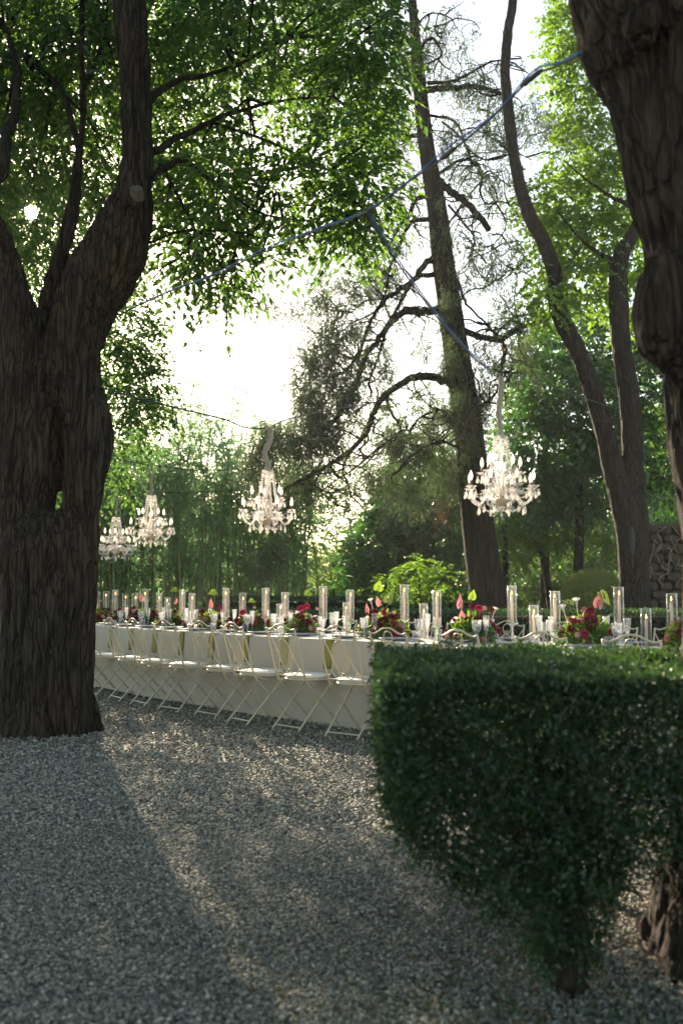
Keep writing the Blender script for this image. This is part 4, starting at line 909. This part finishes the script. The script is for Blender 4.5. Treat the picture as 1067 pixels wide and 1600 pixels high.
bt2 = [(900, 330, YT + 1, 50, 40, .9, 60), (940, 300, YT + 1, 50, 45, .9, 70), (860, 300, YT + 1, 40, 30, .8, 40), (880, 370, YT + 1, 45, 35, .9, 60), (930, 380, YT + .8, 40, 35, .9, 55), (980, 300, YT + 1, 40, 60, .9, 60), (970, 400, YT + 1.2, 40, 40, .9, 50), (840, 330, YT + 1, 30, 25, .7, 22), (830, 300, YT + 1, 25, 25, .7, 18),
       (880, 60, YT + 1, 25, 50, .7, 50), (910, 120, YT + 1, 30, 45, .7, 55), (890, 20, YT + 1, 30, 40, .7, 45), (905, 170, YT + 1, 40, 30, .7, 45), (900, 240, YT + 1, 45, 30, .8, 45), (950, 240, YT + 1, 45, 40, .8, 55), (870, 120, YT + 1, 18, 25, .5, 14), (920, -60, YT + 1, 50, 60, 1, 60),
       (845, 470, YT - .2, 30, 25, .5, 28), (870, 440, YT + .6, 45, 40, .8, 45), (920, 440, YT + .6, 50, 40, .9, 60), (990, 470, YT + 1, 45, 50, .9, 60), (850, 400, YT + .8, 30, 25, .6, 18), (1050, 350, YT + 1, 60, 90, 1, 70), (1050, 200, YT + 1, 60, 90, 1, 70)]
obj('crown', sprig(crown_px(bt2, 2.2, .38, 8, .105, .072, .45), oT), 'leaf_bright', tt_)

# ------------------------------------------------------------------ background trees and shrubs
def bgtree(name, label, px, Y, blist, mat, trunk=None, L=.14, W=.07, spray=.4, nl=8, T=KITE, droop=.4, bark_='bark_smooth', base_py=None, cat_='tree', group=None):
    b = P(px, 1000, Y); b[2] = 0; t = thing(name, label, cat_, b, 0, group)
    obj('crown' if cat_ == 'tree' else 'foliage', sprig(crown_px([(a, c, Y + dy, rx, ry, rd, n) for (a, c, dy, rx, ry, rd, n) in blist], 1.7, spray, nl, L, W, droop, T), b), mat, t)
    for tr_ in (trunk or []): 
        V, F = stem_px([(a, c, r) for a, c, r in tr_], Y, 5, 9); V = V + .0; V[:, 2] = np.maximum(V[:, 2], -.05); obj('trunk', (V - b, F), bark_, t, True)
    return t
bgtree('laurel_tree', 'dark glossy laurel tree massed behind the twin-stem tree', 900, 22.5,
       [(870, 600, 0, 70, 60, 1.2, 170), (930, 640, 0, 70, 70, 1.2, 180), (860, 700, 0, 70, 70, 1.2, 200), (920, 750, 0, 70, 50, 1.2, 170), (840, 770, 0, 50, 40, 1, 110), (1000, 600, .5, 60, 90, 1.2, 170), (1040, 700, .5, 60, 80, 1.2, 160), (900, 540, .6, 70, 50, 1.2, 130), (1020, 780, .5, 50, 40, 1, 90), (880, 800, 0, 55, 25, 1, 60), (820, 680, 0, 40, 60, 1, 90), (1030, 520, .5, 60, 60, 1, 110), (960, 700, 0, 60, 60, 1, 130)], 'leaf_laurel',
       [[(905, 1010, 9), (903, 900, 8), (905, 800, 7), (900, 700, 5)]], .16, .065, .42, 9, LANCE)
bgtree('background_tree', 'bright backlit tree crown between conifer trunk and laurel', 850, 25, [(830, 600, 0, 40, 40, 1, 60), (850, 550, 0, 45, 40, 1, 60), (890, 500, 0, 60, 40, 1, 70), (815, 640, 0, 30, 40, 1, 40), (960, 540, 0, 70, 60, 1, 90), (1010, 640, 0, 50, 100, 1, 90)], 'leaf_bright', [[(850, 1010, 8), (852, 800, 6), (850, 620, 4)]], .15, .09)
bgtree('background_tree', 'slim dark-stemmed tree with sunlit leaves right of the conifer trunk', 852, 24, [(830, 820, 0, 50, 25, .8, 60), (800, 850, 0, 30, 40, .8, 50), (860, 830, 0, 40, 20, .8, 40), (790, 800, .3, 25, 40, .8, 40), (890, 830, 0, 35, 20, .8, 30)], 'leaf_bright', [[(866, 1000, 7), (858, 930, 6), (848, 870, 5), (842, 830, 4)], [(793, 1000, 5), (790, 900, 5), (788, 820, 4)]], .14, .085)
bgtree('background_tree', 'dark rounded broadleaf tree left of the conifer trunk', 650, 26, [(640, 800, 0, 60, 50, 1.2, 150), (600, 850, 0, 55, 45, 1.2, 130), (690, 830, 0, 55, 60, 1.2, 150), (570, 870, 0, 35, 35, 1, 70), (720, 760, .5, 50, 60, 1.2, 100), (660, 750, .5, 60, 40, 1, 80), (610, 790, .3, 40, 40, 1, 70), (730, 880, 0, 40, 50, 1, 90), (640, 890, 0, 70, 30, 1, 110), (560, 905, 0, 30, 25, 1, 50)], 'leaf_laurel', [[(650, 1000, 9), (650, 800, 7), (655, 740, 4)]], .17, .09)
bgtree('background_tree', 'pale loose tree glowing in the low sun behind the conifer limbs', 590, 30, [(640, 650, 0, 50, 50, 1.3, 60), (700, 700, 0, 50, 60, 1.3, 80), (600, 720, 0, 40, 40, 1.3, 44), (560, 770, 0, 40, 50, 1.3, 34), (580, 830, 0, 40, 40, 1.3, 36), (660, 720, 0, 60, 50, 1.3, 80), (520, 810, 0, 40, 50, 1.3, 36), (620, 780, 0, 45, 40, 1.3, 50), (500, 760, 0, 40, 40, 1.2, 24), (470, 830, 0, 40, 60, 1.2, 50)], 'leaf_far', [[(600, 980, 7), (600, 800, 6), (620, 680, 4)]], .15, .08)
bgtree('background_tree', 'distant tree low behind the bamboo end', 520, 34, [(520, 890, 0, 50, 30, 1.3, 60), (480, 880, 0, 50, 40, 1.3, 60), (560, 880, 0, 40, 30, 1.3, 50), (440, 870, 0, 50, 50, 1.3, 70)], 'leaf_yellow', [[(520, 980, 6), (520, 880, 5)]], .17, .1)
bgtree('background_tree', 'bluish shrubby tree low between conifer trunk and round shrub', 850, 27, [(830, 890, 0, 45, 45, 1.2, 120), (880, 880, 0, 40, 50, 1.2, 110), (910, 840, 0, 40, 40, 1.2, 90), (800, 920, 0, 40, 30, 1, 70), (930, 860, 0, 30, 50, 1, 60), (860, 930, 0, 60, 25, 1, 80)], 'leaf_far', [[(850, 1000, 6), (852, 900, 4)]], .15, .07)
bgtree('background_tree', 'dark tree mass closing the garden at the far right', 1120, 28, [(1060, 640, 0, 70, 120, 1.3, 150), (1130, 760, 0, 80, 100, 1.3, 160), (1070, 830, 0, 60, 50, 1.3, 100), (1030, 790, 0, 50, 40, 1.2, 70), (1200, 700, 0, 90, 200, 1.3, 150)], 'leaf_laurel', [[(1120, 1000, 9), (1120, 700, 6)]], .17, .08)
bgtree('yellow_shrub', 'sunlit yellow-green shrub behind the low hedge at centre', 655, 20.5, [(645, 892, 0, 26, 14, .5, 24), (662, 880, 0, 18, 12, .5, 16), (620, 908, 0, 24, 12, .5, 18), (690, 905, 0, 26, 16, .5, 22), (655, 928, 0, 40, 14, .6, 28), (595, 918, 0, 18, 10, .4, 12)], 'leaf_bright', [[(655, 1000, 3), (655, 900, 2)]], .10, .055, .3, cat_='shrub')
bgtree('yellow_shrub', 'pale loose shrub beside the twin-stem trunk', 955, 20.5, [(952, 830, 0, 20, 16, .4, 34), (948, 850, 0, 16, 16, .4, 30), (962, 870, 0, 14, 20, .4, 24)], 'leaf_yellow', [[(950, 1000, 3), (940, 900, 3), (944, 860, 2.4), (962, 850, 2)]], .08, .045, .25, cat_='shrub', bark_='pale_stem')
# the wood that closes the view
n = 13000; x = rng.uniform(-40, 45, n); y = rng.uniform(40, 62, n); hmax = np.interp(x / y, [-.9, -.3, -.12, -.03, .03, .10, .4, .9], [9, 8, 5.5, 3.0, 3.2, 7.5, 10, 10]) * (1 + .25 * np.sin(x * .9) * np.sin(x * .37 + 2)); z = hmax * rng.uniform(0, 1, n) ** 1.25
tag(obj('distant_wood', spray_leaves(np.stack([x, y, z], 1), rvec(n), 1.3, 7, .50, .30, .3), 'leaf_far'), 'far wood closing the view behind the garden trees', 'wood', kind='stuff')
# clipped round shrub: dense skin of small leaves
def skin_leaves(pos, nrm_, L, W, spread=.8): 
    n = len(pos); return leaves(pos, nrm(nrm_ * .6 + spread * rvec(n)), rvec(n), rng.uniform(.7, 1.3, n) * L, W)
b = P(925, 960, 19.3); b[2] = 0; rsb = thing('round_shrub', 'round clipped shrub beside the twin-stem trunk', 'shrub', b)
n = 9000; d = rvec(n); c_ = np.array((0, 0, 1.2 - (912 - 927) / ppm(19.3) - .35)); pos = d * np.array((.62, .62, .62)) * (rng.uniform(.82, 1.03, n) + .05 * np.sin(d[:, 0] * 9) * np.sin(d[:, 2] * 7))[:, None] + c_
pos[:, 2] *= 1.0; obj('foliage', skin_leaves(pos, d, .05, .024), 'leaf_clipped', rsb); obj('stem', tube([(0, 0, 0), (0.02, 0, .6), (0, 0, .95)], .05, 8), 'bark_smooth', rsb)
# clipped far hedges
def hedge_box(name, label, x0, x1, y0, y1, h, n, L, mat='leaf_hedge'):
    t = thing(name, label, 'hedge', ((x0 + x1) / 2, (y0 + y1) / 2, 0)); sx, sy = x1 - x0, y1 - y0
    A = [sx * sy, sx * h, sx * h * .3, sy * h]; A = np.array(A) / sum(A); k = (A * n).astype(int); P_, N_ = [], []
    u = lambda m, a: rng.uniform(-a / 2, a / 2, m)
    jt = lambda m: rng.normal(0, .018, m)
    P_.append(np.stack([u(k[0], sx), u(k[0], sy), h + jt(k[0])], 1)); N_.append(np.tile((0, 0, 1.0), (k[0], 1)))
    P_.append(np.stack([u(k[1], sx), -sy / 2 + jt(k[1]), rng.uniform(0, h, k[1])], 1)); N_.append(np.tile((0, -1.0, 0), (k[1], 1)))
    P_.append(np.stack([u(k[2], sx), sy / 2 + jt(k[2]), rng.uniform(0, h, k[2])], 1)); N_.append(np.tile((0, 1.0, 0), (k[2], 1)))
    P_.append(np.stack([np.where(rng.random(k[3]) < .5, -sx / 2, sx / 2) + jt(k[3]), u(k[3], sy), rng.uniform(0, h, k[3])], 1)); N_.append(np.tile((1.0, 0, 0), (k[3], 1)))
    pos, nn = np.concatenate(P_), np.concatenate(N_)
    obj('foliage', skin_leaves(pos, nn, L, L * .55), mat, t)
    obj('woody_core', box((0, 0, h * .48), (sx - .12, sy - .12, h * .9)), 'bark_smooth', t)
hedge_box('clipped_hedge', 'low clipped hedge running behind the far chairs', -2.2, 9, 15.2, 16.2, .90, 26000, .055)
hedge_box('clipped_hedge', 'second taller clipped hedge behind the low one at centre', -2.6, 3.2, 20.6, 21.6, 1.08, 9000, .065)

# ------------------------------------------------------------------ bamboo grove
def make_bamboo(seed, h, ncul):
    r_ = np.random.default_rng(seed); t = thing('bamboo_clump', 'x', 'bamboo'); LV = []
    for q in range(ncul):
        b = np.array((r_.normal(0, .22), r_.normal(0, .22), 0)); lean = np.array((r_.normal(0, .35), r_.normal(0, .35), 0)); hh = h * r_.uniform(.75, 1.1)
        tt = np.linspace(0, 1, 9); p = b + np.outer(tt ** 2.4, lean * 1.4) + np.outer(tt, (0, 0, hh)); p[:, 2] -= .35 * tt ** 6
        obj('culm', tube(p, .026 * (1 - .8 * tt) + .003, 6), 'culm' if q % 3 else 'culm_dry', t, True)
        nb = int(12 * hh / 4); u = r_.uniform(.22, 1.0, nb) ** .8; base = np.stack([np.interp(u, tt, p[:, c]) for c in range(3)], 1)
        a = r_.uniform(0, 6.28, nb); dd = np.stack([np.cos(a), np.sin(a), r_.uniform(.1, .9, nb)], 1)
        LV.append(spray_leaves(base, dd, .75, 11, .22, .034, .75, KITE, .5))
    obj('foliage', cat(LV), 'leaf_bamboo', t); return t
bam = [make_bamboo(11 + k, h, 6) for k, h in enumerate((5.4, 5.9, 6.3, 5.2))]
bs = []
for row, Y in enumerate((23.6, 25.8)):
    for px in np.arange(-60, 475, 24):
        bs.append((px + rng.uniform(-12, 12), Y + rng.uniform(-.4, .4)))
for k, (px, Y) in enumerate(bs):
    x = (px - 533.5) / FPX * Y; src = bam[k % 4]; o = src if k < 4 else dup(src)
    o.location = (x, Y, 0); o.rotation_euler = (0, 0, rng.uniform(0, 6.28)); edge_f = 1.0 if px < 330 else .86 if px < 420 else .7
    top = np.interp(px, [-60, 90, 150, 255, 300, 330, 400, 470], [1.2, 1.0, .94, .96, 1.06, 1.08, .96, .78]); o.scale = (1, 1, top * rng.uniform(.9, 1.08))
    tag(o, 'slender bamboo clump in the dense grove behind the far end of the table', 'bamboo', 'bamboo grove behind the table')

# ------------------------------------------------------------------ stone wall with ironwork at the far right
YW = 21.0
wx0, wx1 = (1004 - 533.5) / ppm(YW), (1180 - 533.5) / ppm(YW); wtop = P(1030, 822, YW)[2]
wl_ = thing('stone_wall', 'old brown stone terrace wall behind the twin-stem trunk', 'wall', ((wx0 + wx1) / 2, YW, 0))
obj('mortar_core', box((0, .2, wtop / 2 - .01), (wx1 - wx0 - .06, .34, wtop - .05)), 'mortar', wl_)
sm = [make_mesh('stone', (lambda v, f: (v * rng.uniform(.9, 1.04, v.shape), f))(*ball((0, 0, 0), (.62, .62, .62), 8, 5)), 'stone') for _ in range(4)]
for s_ in sm:
    co = np.empty(len(s_.vertices) * 3, np.float32); s_.vertices.foreach_get('co', co); co = np.clip(co, -.47, .47); s_.vertices.foreach_set('co', co)
zz = 0.0; row = 0
while zz < wtop - .12:
    hgt = rng.uniform(.17, .24); xx = wx0 - (wx0 + wx1) / 2 + (row % 2) * .12
    while xx < (wx1 - wx0) / 2 - .1:
        wd = rng.uniform(.24, .42); o = obj('stone', sm[int(rng.integers(4))], parent=wl_, loc=(xx + wd / 2, rng.uniform(-.02, .03), zz + hgt / 2), rot=(0, rng.uniform(-.05, .05), 0)); o.scale = (wd * 1.02, .3, hgt * 1.02); xx += wd
    zz += hgt; row += 1
obj('coping', box((0, .1, wtop - .02), (wx1 - wx0, .55, .07)), 'stone', wl_)
vn = []
for k in range(9):
    x0 = 1012 + k * 6.5; y0 = 915 - (k % 4) * 17; ph = rng.uniform(0, 6); p = [P(x0 + rng.uniform(-5, 5) + 5 * math.sin(j * 1.7 + ph), y0 - j * rng.uniform(7, 11), YW - .22) for j in range(6)]; vn.append(tube(smooth_pts(p, 4), .010, 5))
vb = P(1030, 930, YW - .2); vb[2] = 0
vt = thing('climbing_vine', 'bare pale climbing vine stems on the stone wall', 'vine', vb)
for v_, f_ in vn: obj('stem', (v_ - vb, f_), 'pale_stem', vt, True)
rl = thing('iron_railing', 'thin iron railing along the top of the stone wall', 'railing', ((wx0 + wx1) / 2, YW + .15, wtop + .015))
for x in np.arange(-(wx1 - wx0) / 2 + .1, (wx1 - wx0) / 2, .16): obj('baluster', tube([(x, 0, 0), (x, 0, .62)], .009, 5), 'pale_stem', rl)
obj('top_rail', box((0, 0, .64), (wx1 - wx0 - .1, .03, .03)), 'iron', rl); obj('bottom_rail', box((0, 0, .06), (wx1 - wx0 - .1, .024, .024)), 'iron', rl)

# ------------------------------------------------------------------ near hedge
def hz_low(x): return np.interp(x, [.05, .10, .16, .21, .33, .43, .54, .60, .64, .79, .82, .92, 1.05, 1.6], [.68, .62, .53, .46, .36, .29, .19, .11, .02, .02, .28, .42, .50, .50])
def near_hedge():
    x0, x1, y0, y1, h = .108, 1.16, 2.95, 4.35, .955
    parts = []
    def fil(n, f):
        p, nn = f(n); k = p[:, 2] > np.maximum(hz_low(p[:, 0]), np.where(p[:, 1] > 3.3, .50, 0)) + rng.normal(0, .03, len(p)) + .05 * np.sin(p[:, 0] * 31) * np.sin(p[:, 1] * 17); k &= p[:, 0] > .034 * p[:, 1] + .004; k &= ~((p[:, 2] < .26) & (rng.random(len(p)) < .5))
        hole = np.array([noise.noise(Vector((a * 11, b * 7, c * 11))) for a, b, c in p]); k &= ~((hole > .30) & (p[:, 2] < .86) & (rng.random(len(p)) < .8)); return p[k], nn[k]
    bumps = lambda a, b: .03 * np.sin(a * 9 + 1) * np.sin(b * 8) + .018 * np.sin(a * 23 + b * 19)
    def front(n):
        x = rng.uniform(x0, x1, n); z = rng.uniform(0, h, n); dp = np.abs(rng.normal(0, .06, n)); y = y0 + dp + bumps(x, z) + .9 * np.maximum(0, .5 - z) ** 2 + .06 * np.exp(-(x - x0) / .05)
        return np.stack([x, y, z], 1), np.tile((0, -1.0, .1), (n, 1))
    def left(n):
        y = rng.uniform(y0 + .02, y1, n); z = rng.uniform(.35, h, n); x = .036 * y + .004 + np.abs(rng.normal(0, .05, n)) + bumps(y, z) + .35 * np.maximum(0, .68 - z)
        return np.stack([x, y, z], 1), np.tile((-1.0, 0, .1), (n, 1))
    def top(n):
        x = rng.uniform(x0, x1 + .2, n); y = rng.uniform(y0 - .01, y1, n); z = h - np.abs(rng.normal(0, .035, n)) + bumps(x, y) * .8
        return np.stack([x, y, z], 1), np.tile((0, 0, 1.0), (n, 1))
    def back(n):
        x = rng.uniform(x0, x1, n); z = rng.uniform(.3, h, n); y = y1 - np.abs(rng.normal(0, .07, n))
        return np.stack([x, y, z], 1), np.tile((0, 1.0, .1), (n, 1))
    def inner(n):
        x = rng.uniform(x0 + .05, x1, n); y = rng.uniform(y0 + .1, y1 - .1, n); z = rng.uniform(.2, h, n); return np.stack([x, y, z], 1), rvec(n)
    def skirt(n):   # the drooping lower mass round the stem
        x = rng.normal(.70, .13, n); y = y0 + .12 + np.abs(rng.normal(0, .12, n)); z = rng.uniform(.02, .55, n); return np.stack([x, y, z], 1), rvec(n)
    for f, n in ((front, 41000), (left, 18000), (top, 32000), (back, 12000), (inner, 17000), (skirt, 4500)):
        p, nn = fil(n, f); parts.append(leaves(p, nrm(nn * .55 + .8 * rvec(len(p)) + (0, 0, .15)), rvec(len(p)), rng.uniform(.012, .028, len(p)), rng.uniform(.008, .014, len(p))))
    # loose shoots
    m = 150; b = np.stack([rng.uniform(x0, x1, m), rng.uniform(y0, y1, m), np.full(m, h - .01)], 1); parts.append(spray_leaves(b, np.array((0, 0, 1.0)) + .35 * rvec(m), .055, 8, .02, .010, -.1))
    m = 60; yy = rng.uniform(y0, y1, m); b = np.stack([.036 * yy + .015, yy, rng.uniform(.6, h, m)], 1); parts.append(spray_leaves(b, np.array((-1.0, 0, .4)) + .4 * rvec(m), .05, 8, .02, .010, 0))
    m = 90; xx = rng.uniform(.12, .62, m); b = np.stack([xx, rng.uniform(y0, y0 + .3, m), hz_low(xx) + .03], 1); parts.append(spray_leaves(b, np.array((-.4, -.2, -.5)) + .5 * rvec(m), .08, 9, .02, .011, .2))
    return cat(parts)
hb = np.array((.72, 3.25, 0)); nh = thing('box_hedge', 'large dark clipped box hedge on a bare stem in the right foreground', 'hedge', hb)
obj('foliage', (lambda vf: (vf[0] - hb, vf[1]))(near_hedge()), 'leaf_hedge', nh)
for (bx, by, r) in ((.70, 3.15, .06), (.66, 3.35, .03), (.82, 3.5, .035), (.72, 3.9, .03), (1.02, 4.1, .03)):
    p = smooth_pts([(bx, by, -.03), (bx - .02, by + .02, .25), (bx + rng.uniform(-.08, .05), by, .5), (bx + rng.uniform(-.15, .15), by + .05, .8)], 4)
    obj('stem', tube(p - hb, np.linspace(r, r * .45, len(p)), 8), 'bark_smooth', nh, True)
tw = []
for k in range(170):
    a = np.array((rng.uniform(.5, .95), rng.uniform(3.1, 4.0), rng.uniform(.2, .5))); e = np.array((rng.uniform(.12, 1.15), rng.uniform(2.99, 4.3), 0)); e[2] = rng.uniform(max(.3, float(hz_low(e[0]))), .94); m_ = (a + e) / 2 + rng.normal(0, .04, 3)
    tw.append(tube(smooth_pts([a, m_, e], 3), np.linspace(.006, .0016, 7), 4, False))
obj('twigs', (lambda vf: (vf[0] - hb, vf[1]))(cat(tw)), 'twig', nh)

# ------------------------------------------------------------------ ground litter
n = 720; x = np.concatenate([rng.uniform(.2, 1.6, 300), rng.uniform(-2.5, 1.5, 200), rng.normal(-2.4, .55, 220)]); y = np.concatenate([rng.uniform(2.5, 4.2, 300), rng.uniform(3, 8, 200), rng.normal(8.15, .25, 220)])
z = np.array([ground_z(a, b) for a, b in zip(x, y)]) + .02
tag(obj('fallen_leaves', leaves(np.stack([x, y, z], 1), np.c_[rng.normal(size=(n, 2)), rng.normal(0, .12, n)], np.array((0, 0, 1.0)) + .35 * rvec(n), rng.uniform(.02, .045, n), rng.uniform(.012, .022, n)), 'leaf_dry'), 'dry fallen leaves scattered on the gravel under the hedge', 'leaves', kind='stuff')
n = 2600; x = np.concatenate([rng.normal(.55, .5, 2000), rng.normal(-.1, .7, 600)]); y = np.concatenate([rng.normal(2.75, .3, 2000), rng.uniform(2.6, 4.5, 600)]); k = y > 2.3; x, y = x[k], y[k]; n = len(x)
tag(obj('grass_tufts', leaves(np.stack([x, y, np.full(n, .0)], 1), np.c_[rng.normal(0, .5, (n, 2)), np.ones(n)], rvec(n), rng.uniform(.018, .045, n), .003), 'grass'), 'thin grass and moss sprouting through gravel in the foreground', 'grass', kind='stuff')

# ------------------------------------------------------------------ air
g = G('haze'); vo_ = g.n('ShaderNodeVolumePrincipled', Density=.0006, Anisotropy=.35); g.set(vo_, 'Color', (.93, .95, 1.0)); g.t.links.new(vo_.outputs[0], g.out.inputs['Volume'])
tag(obj('haze', box((0, 45, 8.5), (250, 160, 20)), 'haze'), 'thin bright evening haze filling the garden air', 'haze', kind='stuff')
